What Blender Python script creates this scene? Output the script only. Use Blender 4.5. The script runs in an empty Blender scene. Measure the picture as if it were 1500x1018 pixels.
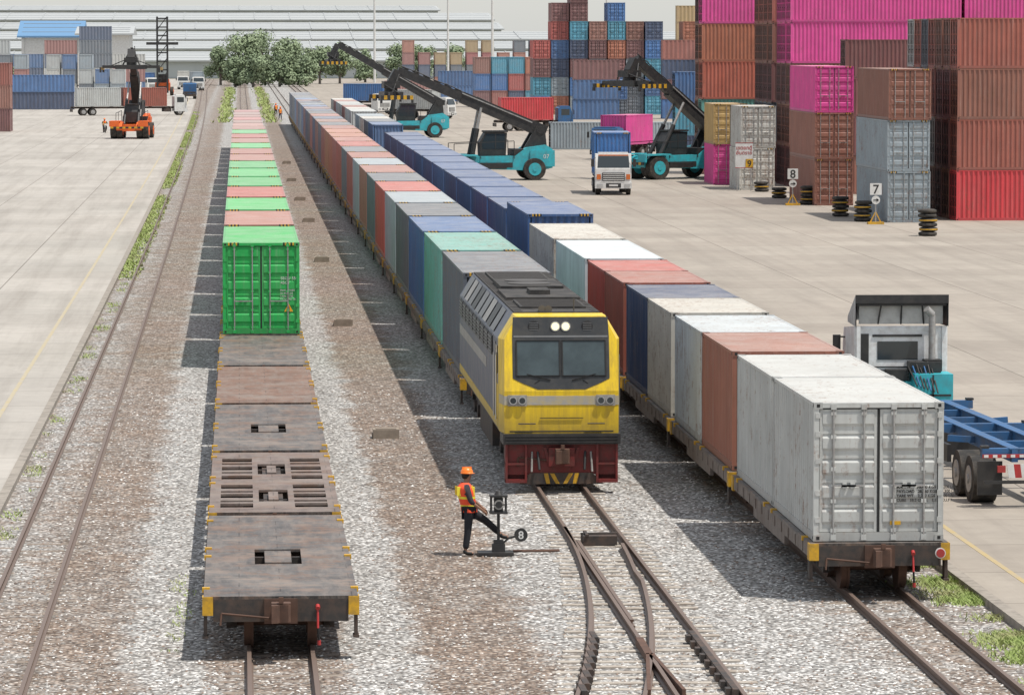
import bpy, math, random
from mathutils import Vector, Matrix
random.seed(7)
R=math.radians
sc=bpy.context.scene
COL=sc.collection
sc.view_settings.view_transform='Standard'
try: sc.view_settings.look='None'
except Exception: pass
sc.view_settings.exposure=0

# ------------------------------------------------ materials
def newmat(name):
    m=bpy.data.materials.new(name); m.use_nodes=True
    nt=m.node_tree; return m,nt,nt.nodes['Principled BSDF']
def noise(nt,vec,scale,detail=4,rough=.6):
    n=nt.nodes.new('ShaderNodeTexNoise'); n.inputs['Scale'].default_value=scale
    n.inputs['Detail'].default_value=detail; n.inputs['Roughness'].default_value=rough
    if vec is not None: nt.links.new(vec,n.inputs['Vector'])
    return n.outputs['Fac']
def ramp(nt,fac,stops):
    n=nt.nodes.new('ShaderNodeValToRGB'); e=n.color_ramp.elements
    while len(e)<len(stops): e.new(.5)
    for i,(p,c) in enumerate(stops):
        e[i].position=p
        if not isinstance(c,(tuple,list)): c=(c,c,c)
        e[i].color=(*c[:3],1)
    nt.links.new(fac,n.inputs['Fac']); return n.outputs['Color']
def mix(nt,fac,a,b,blend='MIX'):
    n=nt.nodes.new('ShaderNodeMixRGB'); n.blend_type=blend
    for k,v in (('Fac',fac),('Color1',a),('Color2',b)):
        if isinstance(v,(int,float)):
            n.inputs[k].default_value = v if k=='Fac' else (v,v,v,1)
        elif isinstance(v,(tuple,list)): n.inputs[k].default_value=(*v[:3],1)
        else: nt.links.new(v,n.inputs[k])
    return n.outputs['Color']
def mth(nt,op,a,b=None,clamp=False):
    n=nt.nodes.new('ShaderNodeMath'); n.operation=op; n.use_clamp=clamp
    for i,v in enumerate((a,b)):
        if v is None: continue
        if isinstance(v,(int,float)): n.inputs[i].default_value=v
        else: nt.links.new(v,n.inputs[i])
    return n.outputs[0]
def coord(nt,kind='Object',scale=None):
    t=nt.nodes.new('ShaderNodeTexCoord'); o=t.outputs[kind]
    if scale:
        mp=nt.nodes.new('ShaderNodeMapping'); mp.inputs['Scale'].default_value=scale
        nt.links.new(o,mp.inputs['Vector']); o=mp.outputs['Vector']
    return o
def bump(nt,b,h,strength=.3,dist=.02):
    n=nt.nodes.new('ShaderNodeBump'); n.inputs['Strength'].default_value=strength
    n.inputs['Distance'].default_value=dist
    nt.links.new(h,n.inputs['Height']); nt.links.new(n.outputs['Normal'],b.inputs['Normal'])
def simple(name,col,rough=.6,metal=0,var=.25,scale=4,dirt=None,damt=.5,dscale=2.5):
    m,nt,b=newmat(name); v=coord(nt)
    n=noise(nt,v,scale)
    c=mix(nt,n,tuple(x*(1-var) for x in col),tuple(min(1,x*(1+var)) for x in col))
    if dirt:
        d=ramp(nt,noise(nt,v,dscale,8,.7),[(.42,0),(.68,damt)])
        c=mix(nt,d,c,dirt)
    nt.links.new(c,b.inputs['Base Color'])
    b.inputs['Roughness'].default_value=rough; b.inputs['Metallic'].default_value=metal
    return m
RUST=(.13,.055,.03)

def paint_material(name,groove=0.0):
    m,nt,b=newmat(name)
    oi=nt.nodes.new('ShaderNodeObjectInfo')
    t=nt.nodes.new('ShaderNodeTexCoord')
    ad=nt.nodes.new('ShaderNodeVectorMath'); ad.operation='ADD'
    sc_=mth(nt,'MULTIPLY',oi.outputs['Random'],80)
    cb=nt.nodes.new('ShaderNodeCombineXYZ')
    for i in range(3): nt.links.new(sc_,cb.inputs[i])
    nt.links.new(t.outputs['Object'],ad.inputs[0]); nt.links.new(cb.outputs[0],ad.inputs[1])
    v=ad.outputs[0]
    base=oi.outputs['Color']
    n1=noise(nt,v,.7,5)
    c=mix(nt,1.0,base,ramp(nt,n1,[(.3,.82),(.7,1.08)]),'MULTIPLY')
    mp=nt.nodes.new('ShaderNodeMapping'); mp.inputs['Scale'].default_value=(5,5,.35)
    nt.links.new(v,mp.inputs['Vector'])
    st=ramp(nt,noise(nt,mp.outputs['Vector'],1.0,6,.65),[(.44,0),(.74,.42)])
    c=mix(nt,st,c,mix(nt,.6,base,(.20,.165,.14)))
    mp2=nt.nodes.new('ShaderNodeMapping'); mp2.inputs['Scale'].default_value=(9,9,.5); mp2.inputs['Location'].default_value=(7,3,1)
    nt.links.new(v,mp2.inputs['Vector'])
    st2=ramp(nt,noise(nt,mp2.outputs['Vector'],1.0,5,.6),[(.55,0),(.8,.22)])
    c=mix(nt,st2,c,(.55,.54,.51))
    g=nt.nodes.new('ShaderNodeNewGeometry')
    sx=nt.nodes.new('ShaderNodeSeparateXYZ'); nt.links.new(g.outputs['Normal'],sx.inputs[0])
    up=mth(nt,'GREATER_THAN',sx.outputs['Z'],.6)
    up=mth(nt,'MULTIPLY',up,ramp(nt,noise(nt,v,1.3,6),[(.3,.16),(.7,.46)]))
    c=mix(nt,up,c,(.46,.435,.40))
    if groove: c=mix(nt,groove,c,mix(nt,.75,base,(.06,.05,.045)))  # painted shade for grooves, mixed into the base colour
    rn=noise(nt,v,5.5,9,.74)
    mp3=nt.nodes.new('ShaderNodeMapping'); mp3.inputs['Scale'].default_value=(7,7,.9); nt.links.new(v,mp3.inputs['Vector'])
    rn2=noise(nt,mp3.outputs['Vector'],1,8,.7)
    rn3=noise(nt,v,.55,4,.6)
    rr=mth(nt,'ADD',mth(nt,'MULTIPLY',mth(nt,'ADD',rn,rn2),.42),mth(nt,'MULTIPLY',rn3,.16))
    r=mth(nt,'ADD',rr,mth(nt,'MULTIPLY',oi.outputs['Alpha'],.16))
    r=ramp(nt,r,[(.60,0),(.70,.8)])
    c=mix(nt,r,c,mix(nt,noise(nt,v,14,4),(.12,.048,.028),(.30,.16,.09)))
    nt.links.new(c,b.inputs['Base Color'])
    b.inputs['Roughness'].default_value=.55
    bump(nt,b,noise(nt,v,3,3),.15,.03)
    return m
PAINT=paint_material('weathered_container_paint')
PAINTG=paint_material('weathered_container_paint_shaded_recess',.34)  # darker paint copy: shade painted into recesses so the corrugation relief reads
DARK=simple('dark_gasket_rubber',(.018,.018,.018),.8)
STEELD=simple('dark_grimy_steel',(.05,.045,.042),.65,.2,.4,5,(.15,.085,.055),.6)
RUSTM=simple('rusty_steel',(.13,.07,.048),.8,.2,.4,6,(.05,.035,.03),.6)
GALV=simple('galvanised_steel',(.40,.40,.39),.5,.4,.2,8,RUST,.45,5)
YEL=simple('yellow_marker_paint',(.65,.36,.015),.5,0,.15,5,(.12,.09,.05),.6,4)
REDP=simple('red_paint',(.42,.03,.03),.5,0,.25,6,(.12,.04,.03),.5)
WHT=simple('white_paint',(.68,.68,.66),.5,0,.08,4,(.35,.30,.25),.4)
BLK=simple('black_paint',(.022,.022,.023),.5,0,.3,4,(.09,.08,.07),.4)
TYRE=simple('tyre_rubber',(.022,.021,.02),.85,0,.4,5,(.16,.13,.10),.5)
CHROME=simple('bare_bright_steel',(.55,.55,.55),.3,.9,.1)
GLASS,_nt,_b=newmat('dark_window_glass'); _b.inputs['Base Color'].default_value=(.035,.045,.05,1); _b.inputs['Roughness'].default_value=.06; _b.inputs['IOR'].default_value=1.6
ORANGE=simple('orange_paint',(.80,.14,.02),.5,0,.12,4,(.12,.06,.03),.4)
TEAL=simple('teal_machine_paint',(.04,.43,.50),.45,0,.12,3,(.10,.14,.15),.5)
TRBLUE=simple('blue_chassis_paint',(.025,.115,.28),.5,0,.2,3,(.08,.08,.08),.6)

# ------------------------------------------------ mesh builder
class MB:
    def __init__(s): s.v=[];s.f=[];s.m=[];s.s=[]
    def add(s,vs,fs,mi=0,sm=False):
        o=len(s.v); s.v+= [tuple(p) for p in vs]
        for f in fs: s.f.append([i+o for i in f]); s.m.append(mi); s.s.append(sm)
    def box(s,x0,x1,y0,y1,z0,z1,mi=0,T=None):
        vs=[Vector(p) for p in ((x0,y0,z0),(x1,y0,z0),(x1,y1,z0),(x0,y1,z0),(x0,y0,z1),(x1,y0,z1),(x1,y1,z1),(x0,y1,z1))]
        if T is not None: vs=[T@p for p in vs]
        s.add(vs,[(0,3,2,1),(4,5,6,7),(0,1,5,4),(1,2,6,5),(2,3,7,6),(3,0,4,7)],mi)
    def beam(s,p,q,w,h,mi=0,w2=None,h2=None):
        p=Vector(p);q=Vector(q);d=(q-p).normalized()
        up=Vector((0,0,1)) if abs(d.z)<.95 else Vector((0,1,0))
        a=d.cross(up).normalized(); b=a.cross(d).normalized()
        w2=w if w2 is None else w2; h2=h if h2 is None else h2
        vs=[]
        for c,ww,hh in ((p,w,h),(q,w2,h2)):
            for i,j in ((-1,-1),(1,-1),(1,1),(-1,1)): vs.append(c+a*i*ww/2+b*j*hh/2)
        s.add(vs,[(0,1,2,3),(7,6,5,4),(0,4,5,1),(1,5,6,2),(2,6,7,3),(3,7,4,0)],mi)
    def cyl(s,p,q,r,n=14,mi=0,r2=None,cap=True):
        p=Vector(p);q=Vector(q);d=(q-p).normalized(); r2=r if r2 is None else r2
        up=Vector((0,0,1)) if abs(d.z)<.95 else Vector((0,1,0))
        a=d.cross(up).normalized(); b=a.cross(d).normalized()
        A=[p+(a*math.cos(t)+b*math.sin(t))*r for t in [2*math.pi*i/n for i in range(n)]]
        B=[q+(a*math.cos(t)+b*math.sin(t))*r2 for t in [2*math.pi*i/n for i in range(n)]]
        s.add(A+B,[(i,(i+1)%n,n+(i+1)%n,n+i) for i in range(n)],mi,True)
        if cap:
            s.add(A,[tuple(range(n-1,-1,-1))],mi); s.add(B,[tuple(range(n))],mi)
    def prism(s,poly,axis,a,b,mi=0):
        def P(u,v,t): return {'x':(t,u,v),'y':(u,t,v),'z':(u,v,t)}[axis]
        n=len(poly)
        s.add([P(u,v,a) for u,v in poly]+[P(u,v,b) for u,v in poly],
          [tuple(range(n-1,-1,-1)),tuple(range(n,2*n))]+[(i,(i+1)%n,n+(i+1)%n,n+i) for i in range(n)],mi)
    def loft(s,rings,n=16,mi=0,cap=True,mis=None):
        vs=[]
        for cx,cy,cz,rx,ry in rings:
            for i in range(n):
                t=2*math.pi*i/n; vs.append((cx+rx*math.cos(t),cy+ry*math.sin(t),cz))
        o=len(s.v); s.v+=vs
        for k in range(len(rings)-1):
            for i in range(n):
                s.f.append([o+k*n+i,o+k*n+(i+1)%n,o+(k+1)*n+(i+1)%n,o+(k+1)*n+i]); s.m.append(mis[k] if mis else mi); s.s.append(True)
        if cap:
            s.f.append([o+i for i in range(n-1,-1,-1)]); s.m.append(mis[0] if mis else mi); s.s.append(False)
            k=len(rings)-1; s.f.append([o+k*n+i for i in range(n)]); s.m.append(mis[-1] if mis else mi); s.s.append(False)
    def wheel(s,c,r,w,axis='x',mi=0,rim=1,n=22):
        c=Vector(c); a={'x':Vector((1,0,0)),'y':Vector((0,1,0))}[axis]
        s.cyl(c-a*w/2,c+a*w/2,r,n,mi)
        for sg in (-1,1):
            s.cyl(c+a*sg*(w/2+.002),c+a*sg*(w/2+.02),r*.58,n,rim)
            s.cyl(c+a*sg*(w/2+.02),c+a*sg*(w/2+.06),r*.2,10,rim)
    def mesh(s,name,mats):
        me=bpy.data.meshes.new(name); me.from_pydata(s.v,[],s.f)
        for m in mats: me.materials.append(m)
        me.polygons.foreach_set('material_index',s.m); me.polygons.foreach_set('use_smooth',s.s)
        me.update(); return me
def tag(o,label=None,cat=None,group=None,kind=None):
    if label: o['label']=label
    if cat: o['category']=cat
    if group: o['group']=group
    if kind: o['kind']=kind
    return o
def put(name,data,parent=None,loc=(0,0,0),rz=0,rx=0,ry=0,color=None,**k):
    o=bpy.data.objects.new(name,data); COL.objects.link(o)
    o.location=loc; o.rotation_euler=(rx,ry,rz)
    if parent: o.parent=parent
    if color is not None: o.color=color if len(color)==4 else (*color,.4)
    return tag(o,**k)
def mk(name,mb,mats,**k): return put(name,mb.mesh(name,mats),**k)
def text(body,size,mat,parent,loc,rx=R(90),rz=0,name='lettering',align='LEFT',spacing=1.0,off=0.0):
    cu=bpy.data.curves.new(name,'FONT'); cu.body=body; cu.size=size; cu.align_x=align; cu.space_line=spacing; cu.extrude=.002; cu.offset=off
    o=bpy.data.objects.new(name,cu); COL.objects.link(o)
    bpy.context.view_layer.update()
    me=bpy.data.meshes.new_from_object(o.evaluated_get(bpy.context.evaluated_depsgraph_get()))
    bpy.data.objects.remove(o); me.materials.clear(); me.materials.append(mat)
    return put(name,me,parent=parent,loc=loc,rx=rx,rz=rz)

# ------------------------------------------------ camera, sun, sky
F=6200.0
cam=bpy.data.cameras.new('camera'); cam.sensor_width=36; cam.lens=F/1500*36; cam.clip_end=9000; cam.clip_start=1
co=bpy.data.objects.new('camera',cam); COL.objects.link(co); co.location=(0,0,10.3)
co.rotation_euler=(R(90-4.142),0,R(-3.673)); sc.camera=co
sv=Vector((1.30,-.80,3.8)).normalized()
sl=bpy.data.lights.new('sun','SUN'); sl.energy=4.4; sl.angle=R(.8); sl.color=(1,.955,.885)
so=bpy.data.objects.new('sun',sl); COL.objects.link(so); so.rotation_euler=sv.to_track_quat('Z','Y').to_euler()
w=bpy.data.worlds.new('World'); sc.world=w; w.use_nodes=True
nt=w.node_tree; sk=nt.nodes.new('ShaderNodeTexSky'); sk.sky_type='NISHITA'; sk.sun_disc=False
sk.sun_elevation=math.asin(sv.z); sk.sun_rotation=math.atan2(sv.x,sv.y)
sk.air_density=1.0; sk.dust_density=1.0; sk.ozone_density=1
bg=nt.nodes['Background']; bg.inputs['Strength'].default_value=.15
nt.links.new(mix(nt,.64,sk.outputs[0],(5.15,5.2,5.15)),bg.inputs['Color'])

# ------------------------------------------------ ground
XC={'A':.65,'B':7.37,'C':11.85,'L':-4.04}
def drift(y): return -.8*((max(y,66)-66)/400)**2 if y<900 else -.8*(834/400)**2
BANDS=[(-5.6,.35),(-4.9,.7),(-4.1,.45),(-3.2,.25),(-2.3,.2),(-1.75,.85),(-.75,1.15),(-.5,.35),(1.7,.35),(1.95,1.15),(2.8,1.0),(3.3,.15),(4.8,.08),(5.3,.75),(6.2,1.0),(7.4,.75),(8.7,.9),(10,.9),(10.8,.7),(12,.4),(13,.55),(13.9,.4)]
def ballast_material():
    m,nt,b=newmat('railway_ballast'); v=coord(nt)
    vo=nt.nodes.new('ShaderNodeTexVoronoi'); vo.inputs['Scale'].default_value=12; nt.links.new(v,vo.inputs['Vector'])
    sp=nt.nodes.new('ShaderNodeSeparateColor'); nt.links.new(vo.outputs['Color'],sp.inputs[0])
    br=ramp(nt,sp.outputs[0],[(0,(.15,.11,.085)),(.5,(.31,.24,.19)),(.85,(.45,.375,.315)),(1,(.80,.75,.69))])
    wh=ramp(nt,sp.outputs[1],[(0,(.22,.21,.20)),(.35,(.45,.435,.41)),(.75,(.68,.665,.64)),(1,(.95,.94,.92))])
    s=nt.nodes.new('ShaderNodeSeparateXYZ'); nt.links.new(v,s.inputs[0])
    wob=mth(nt,'MULTIPLY',mth(nt,'SUBTRACT',noise(nt,v,.35,4),.5),1.5)
    xx=mth(nt,'DIVIDE',mth(nt,'ADD',mth(nt,'ADD',s.outputs[0],wob),6.0),20.0)
    xr=ramp(nt,xx,[((x+6)/20,min(1,a)) for x,a in BANDS])
    k=mth(nt,'ADD',xr,mth(nt,'MULTIPLY',mth(nt,'SUBTRACT',noise(nt,v,.8,8,.7),.5),2.0))
    k=ramp(nt,k,[(.2,0),(.85,1)])
    k=mth(nt,'ADD',k,mth(nt,'MULTIPLY',mth(nt,'SUBTRACT',sp.outputs[2],.5),.6),True)
    c=mix(nt,k,br,wh)
    dn=ramp(nt,noise(nt,v,.22,5),[(.38,.0),(.65,.55)])
    dn=mth(nt,'MULTIPLY',dn,mth(nt,'SUBTRACT',1.1,k),True)
    c=mix(nt,dn,c,mix(nt,1,c,(1.0,.83,.70),'MULTIPLY'))
    c=mix(nt,1,c,ramp(nt,noise(nt,v,2.2,6,.65),[(.3,.78),(.65,1.08)]),'MULTIPLY')
    gap=ramp(nt,vo.outputs['Distance'],[(.22,1),(.68,.36)])
    c=mix(nt,1,c,gap,'MULTIPLY')
    nt.links.new(c,b.inputs['Base Color']); b.inputs['Roughness'].default_value=.9
    inv=mth(nt,'SUBTRACT',1,vo.outputs['Distance'])
    bump(nt,b,inv,.9,.035)
    return m
def concrete_material(name,c1,c2,sx,sy):
    m,nt,b=newmat(name); v=coord(nt)
    bk=nt.nodes.new('ShaderNodeTexBrick'); bk.offset=0; bk.inputs['Scale'].default_value=1
    bk.inputs['Brick Width'].default_value=sx; bk.inputs['Row Height'].default_value=sy
    bk.inputs['Mortar Size'].default_value=.022; bk.inputs['Mortar Smooth'].default_value=.3
    bk.inputs['Color1'].default_value=(*c1,1); bk.inputs['Color2'].default_value=(*c2,1)
    bk.inputs['Mortar'].default_value=(.12,.10,.08,1); nt.links.new(v,bk.inputs['Vector'])
    c=bk.outputs['Color']
    c=mix(nt,1,c,ramp(nt,noise(nt,v,.09,6),[(.3,.84),(.7,1.1)]),'MULTIPLY')
    c=mix(nt,1,c,ramp(nt,noise(nt,v,1.4,8,.7),[(.25,.86),(.7,1.06)]),'MULTIPLY')
    mp=nt.nodes.new('ShaderNodeMapping'); mp.inputs['Scale'].default_value=(.9,.03,1); mp.inputs['Rotation'].default_value=(0,0,.08); nt.links.new(v,mp.inputs['Vector'])
    c=mix(nt,ramp(nt,noise(nt,mp.outputs[0],1,7,.7),[(.46,0),(.70,.42)]),c,(.18,.155,.13))
    c=mix(nt,ramp(nt,noise(nt,v,.5,9,.75),[(.58,0),(.74,.5)]),c,(.17,.15,.13))
    nt.links.new(c,b.inputs['Base Color']); b.inputs['Roughness'].default_value=.85
    return m
BAL=ballast_material()
CONR=concrete_material('yard_concrete',(.315,.274,.23),(.36,.318,.268),6,4.5)
CONL=concrete_material('pale_yard_concrete',(.385,.355,.316),(.42,.39,.35),5,5)
m,nt,b=newmat('bare_earth'); v=coord(nt)
c=ramp(nt,noise(nt,v,.02,8),[(.35,(.20,.20,.15)),(.65,(.30,.28,.23))]); nt.links.new(c,b.inputs['Base Color']); b.inputs['Roughness'].default_value=.95
EARTH=m
def sheet(name,pts_l,pts_r,z,mat,label,cat='ground'):
    mb=MB(); vs=[]
    for a,c_ in zip(pts_l,pts_r): vs+= [(a[0],a[1],z),(c_[0],c_[1],z)]
    mb.add(vs,[(2*i,2*i+1,2*i+3,2*i+2) for i in range(len(pts_l)-1)])
    return mk(name,mb,[mat],label=label,cat=cat,kind='structure')
sheet('ground',[(-4000,-200),(-4000,7000)],[(4000,-200),(4000,7000)],-.17,EARTH,'bare pale earth around the freight yard')
ys=[20,66]+list(range(100,1151,50))
sheet('railway_bed',[(-5.6+drift(y),y) for y in ys],[(14.0,y) for y in ys],-.12,BAL,'brown and white crushed stone ballast between tracks')
sheet('yard_pavement',[(13.95,y) for y in (20,1150)],[(320,y) for y in (20,1150)],0,CONR,'beige concrete slab yard with tyre marks','pavement')
sheet('yard_pavement',[(-320,y) for y in ys],[(-5.5+drift(y),y) for y in ys],0,CONL,'pale concrete slab yard beside the tracks','pavement')
KERB=simple('kerb_concrete',(.31,.275,.235),.9,0,.2,3,(.10,.09,.075),.6)
mb=MB(); mb.box(13.72,13.95,20,1100,-.2,.03); mk('kerb',mb,[KERB],label='worn concrete kerb along the yard edge',cat='kerb',kind='structure')
mb=MB()
for i in range(len(ys)-1):
    y0,y1=ys[i],ys[i+1]; a,b_=drift(y0)-5.5,drift(y1)-5.5
    mb.add([(a,y0,.02),(a+.22,y0,.02),(b_+.22,y1,.02),(b_,y1,.02),(a+.22,y0,-.2),(b_+.22,y1,-.2)],[(0,1,2,3),(1,4,5,2)])
mk('kerb',mb,[KERB],label='worn concrete kerb beside grass strip',cat='kerb',kind='structure')
LINE=simple('faded_yellow_line',(.42,.32,.15),.8,0,.1,2,(.34,.30,.25),.95,1.2)
mb=MB(); mb.box(14.85,14.97,20,500,-.002,.005); mk('road_marking',mb,[LINE],label='faded yellow line painted on the concrete',cat='road marking',kind='structure')
mb=MB()
for i in range(len(ys)-1):
    y0,y1=ys[i],ys[i+1]; a,b_=drift(y0)-6.7,drift(y1)-6.7
    mb.add([(a,y0,.006),(a+.12,y0,.006),(b_+.12,y1,.006),(b_,y1,.006)],[(0,1,2,3)])
LINEL=simple('very_faded_yellow_line',(.43,.36,.22),.8,0,.1,2,(.38,.35,.31),.97,1.2)
mk('road_marking',mb,[LINEL],label='faded yellow line painted on pale concrete',cat='road marking',kind='structure')

# ------------------------------------------------ tracks
m,nt,b=newmat('rusty_rail_steel'); v=coord(nt)
g=nt.nodes.new('ShaderNodeNewGeometry'); sx=nt.nodes.new('ShaderNodeSeparateXYZ'); nt.links.new(g.outputs['Normal'],sx.inputs[0])
up=mth(nt,'GREATER_THAN',sx.outputs['Z'],.9)
c=mix(nt,noise(nt,v,6),(.06,.032,.022),(.14,.078,.052))
c=mix(nt,mth(nt,'MULTIPLY',up,.45),c,(.25,.20,.17)); nt.links.new(c,b.inputs['Base Color']); b.inputs['Roughness'].default_value=.55; b.inputs['Metallic'].default_value=.15
RAIL=m
SLEEP=simple('concrete_sleeper',(.42,.38,.33),.9,0,.2,3,(.21,.155,.115),.7,2)
SLEEPD=simple('stained_sleeper',(.22,.175,.14),.9,0,.3,3,(.30,.26,.22),.6,2)
PROF=[(-.065,-.10),(.065,-.10),(.065,-.085),(.012,-.07),(.012,-.005),(.036,.0),(.036,.035),(-.036,.035),(-.036,0),(-.012,-.005),(-.012,-.07),(-.065,-.085)]
def rail(path):
    mb=MB(); n=len(PROF)
    for (x,y) in path: mb.v+=[(x+a,y,z) for a,z in PROF]
    for k in range(len(path)-1):
        for i in range(n):
            mb.f.append([k*n+(i+1)%n,k*n+i,(k+1)*n+i,(k+1)*n+(i+1)%n]); mb.m.append(0); mb.s.append(False)
    mb.f.append(list(range(n))); mb.m.append(0); mb.s.append(False)
    return mb
G=.535
def sleepers(fx,y0,y1,wd,zt=-.121,jit=.03,long=None):
    mb=MB(); y=y0
    while y<y1:
        a,b_=(fx(y)-wd,fx(y)+wd) if long is None else long(y)
        n=7 if long is None else 9; step=(b_-a)/n; s0=random.uniform(-.01,.01)
        for i in range(n):
            z=zt+s0+random.uniform(-.011,.008)
            if z<-.119: continue
            mb.box(a+i*step+(random.uniform(-jit,jit) if i==0 else 0),a+(i+1)*step-.001,y-.11,y+.11,z-.1,z)
        y+=.6
    return mb
def track(label,fx,y0,y1,smat,sl=None,far=300):
    e=put('railway_track',None,loc=(0,0,0),label=label,cat='railway track')
    yy=[y0]+[y for y in range(int(y0)+10,int(y1),40)]+[y1]
    for sg in (-1,1): mk('rail',rail([(fx(y)+sg*G,y) for y in yy]),[RAIL],parent=e)
    mk('sleepers',sl or sleepers(fx,y0,far,1.0),[smat],parent=e,kind='stuff')
    return e
track('straight rusty track in front of empty flat wagons',lambda y:XC['A'],50,1150,SLEEPD)
track('rusty track partly buried in stones beside kerb',lambda y:XC['L']+drift(y),50,1150,SLEEPD,sleepers(lambda y:XC['L']+drift(y),50,200,.95,-.127))
track('track under the container train next to kerb',lambda y:XC['C'],50,1150,SLEEPD,sleepers(lambda y:XC['C'],50,120,1.0,-.123))
def off(y): return 1.47*(max(0,90-y)/23.3)**2
e=track('main track with turnout in front of locomotive',lambda y:XC['B'],50,1150,SLEEP,sleepers(None,50,100,0,-.107,.06,lambda y:(XC['B']-1.0-off(y),XC['B']+1.0)))
yy=[50+i*1.5 for i in range(28)]
mk('turnout_rail',rail([(XC['B']-G-off(y)+.0,y) for y in yy if y<89.5]),[RAIL],parent=e)
mk('turnout_rail',rail([(XC['B']+G-off(y)-.075*(1 if y>80 else 0),y) for y in yy if y<86.5]),[RAIL],parent=e)
mk('turnout_rail',rail([(XC['B']-G+.085,y) for y in (74.5,86.5)]),[RAIL],parent=e)
for x0 in (XC['B']+G-.09,XC['B']-G-off(69.5)+.09):
    mb=MB()
    for k in range(9):
        y=66.2+k*.75; xx=x0 if x0>7 else XC['B']-G-off(y)+.10
        mb.box(xx-.05,xx+.05,y,y+.75,-.1,.05); mb.box(xx-.14,xx-.05,y+.2,y+.42,-.08,.03); mb.box(xx+.05,xx+.09,y+.2,y+.42,-.08,.0)
    mk('guard_rail',mb,[STEELD],parent=e)
mb=MB()
for s_ in (-1,1): mb.beam((XC['B']-G+s_*.04,70.3,-.02),(XC['B']-G+s_*.28-.12,66.3,-.02),.06,.13)
mb.beam((XC['B']-G,72.2,-.02),(XC['B']-G-.02,70.2,-.02),.13,.13)
mk('crossing_frog',mb,[RUSTM],parent=e)
mb=MB(); mb.box(-.35,.35,-.35,.35,-.1,.10); mb.box(-.38,.38,-.05,.05,.10,.13); mb.box(-.3,-.24,-.38,.38,.10,.14)
mk('switch_machine_cover',mb,[STEELD],parent=e,loc=(XC['B']+.02,87.0,0))

# ------------------------------------------------ containers
W2=1.219
def strip(mb,vs,k,flip):
    base=len(mb.v); mb.v+=vs
    for i in range(k-1):
        f=(i,i+1,k+i+1,k+i) if flip else (i+1,i,k+i,k+i+1)
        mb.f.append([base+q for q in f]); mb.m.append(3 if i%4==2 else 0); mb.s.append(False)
def corr(mb,x,inn,y0,y1,z0,z1,mi=0,pitch=.278):
    n=max(2,int((y1-y0)/pitch)); p=(y1-y0)/n; ys_=[];xs_=[]
    for i in range(n):
        b_=y0+i*p
        ys_+= [b_,b_+p*.30,b_+p*.46,b_+p*.84]; xs_+=[x,x,x-inn,x-inn]
    ys_.append(y1); xs_.append(x)
    k=len(ys_); strip(mb,[(a,c_,z0) for a,c_ in zip(xs_,ys_)]+[(a,c_,z1) for a,c_ in zip(xs_,ys_)],k,x>0)
def corr_end(mb,y,inn,z0,z1,mi=0):
    n=8;p=(2*W2-.3)/n;xs=[];yv=[]
    for i in range(n):
        a=-W2+.15+i*p; xs+=[a,a+p*.26,a+p*.5,a+p*.76]; yv+=[y,y,y+inn,y+inn]
    xs.append(W2-.15); yv.append(y); k=len(xs)
    strip(mb,[(a,c_,z0) for a,c_ in zip(xs,yv)]+[(a,c_,z1) for a,c_ in zip(xs,yv)],k,True)
def door_leaf(mb,s,H):
    xa,xb=(s*.012,s*(W2-.10)); xa,xb=min(xa,xb),max(xa,xb); z0,z1=.17,H-.13
    mb.box(xa,xb,.07,.11,z0,z1,0)
    for a,b_ in ((xa,xa+.07),(xb-.07,xb)): mb.box(a,b_,.048,.07,z0,z1,0)
    n=5; h=(z1-z0)/n
    for i in range(n):
        a=z0+i*h
        mb.box(xa+.07,xb-.07,.05,.07,a,a+.05,0)
        mb.add([(xa+.07,.07,a+h*.30),(xb-.07,.07,a+h*.30),(xb-.07,.038,a+h*.42),(xa+.07,.038,a+h*.42),(xb-.07,.038,a+h*.82),(xa+.07,.038,a+h*.82),(xb-.07,.07,a+h*.94),(xa+.07,.07,a+h*.94)],
               [(0,1,2,3),(3,2,4,5),(5,4,6,7)],0)
    mb.box(xa+.07,xb-.07,.05,.07,z1-.05,z1,0)
    for a in (xa,xb): mb.box(a-.012,a+.012,.040,.048,z0,z1,1)
def lock_bar(mb,x,H,hs):
    mb.cyl((x,.015,.06),(x,.015,H-.05),.021,8,1)
    for z in (.2,.75,1.35,1.95,H-.2): mb.box(x-.05,x+.05,.0,.04,z-.035,z+.035,0)
    for z in (.07,H-.08): mb.box(x-.05,x+.05,-.012,.03,z-.05,z+.05,0)
    mb.box(min(x,x+hs*.42),max(x,x+hs*.42),-.02,-.004,1.02,1.055,1); mb.box(x+hs*.36-.04,x+hs*.36+.04,-.01,.04,.99,1.09,0)
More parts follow.
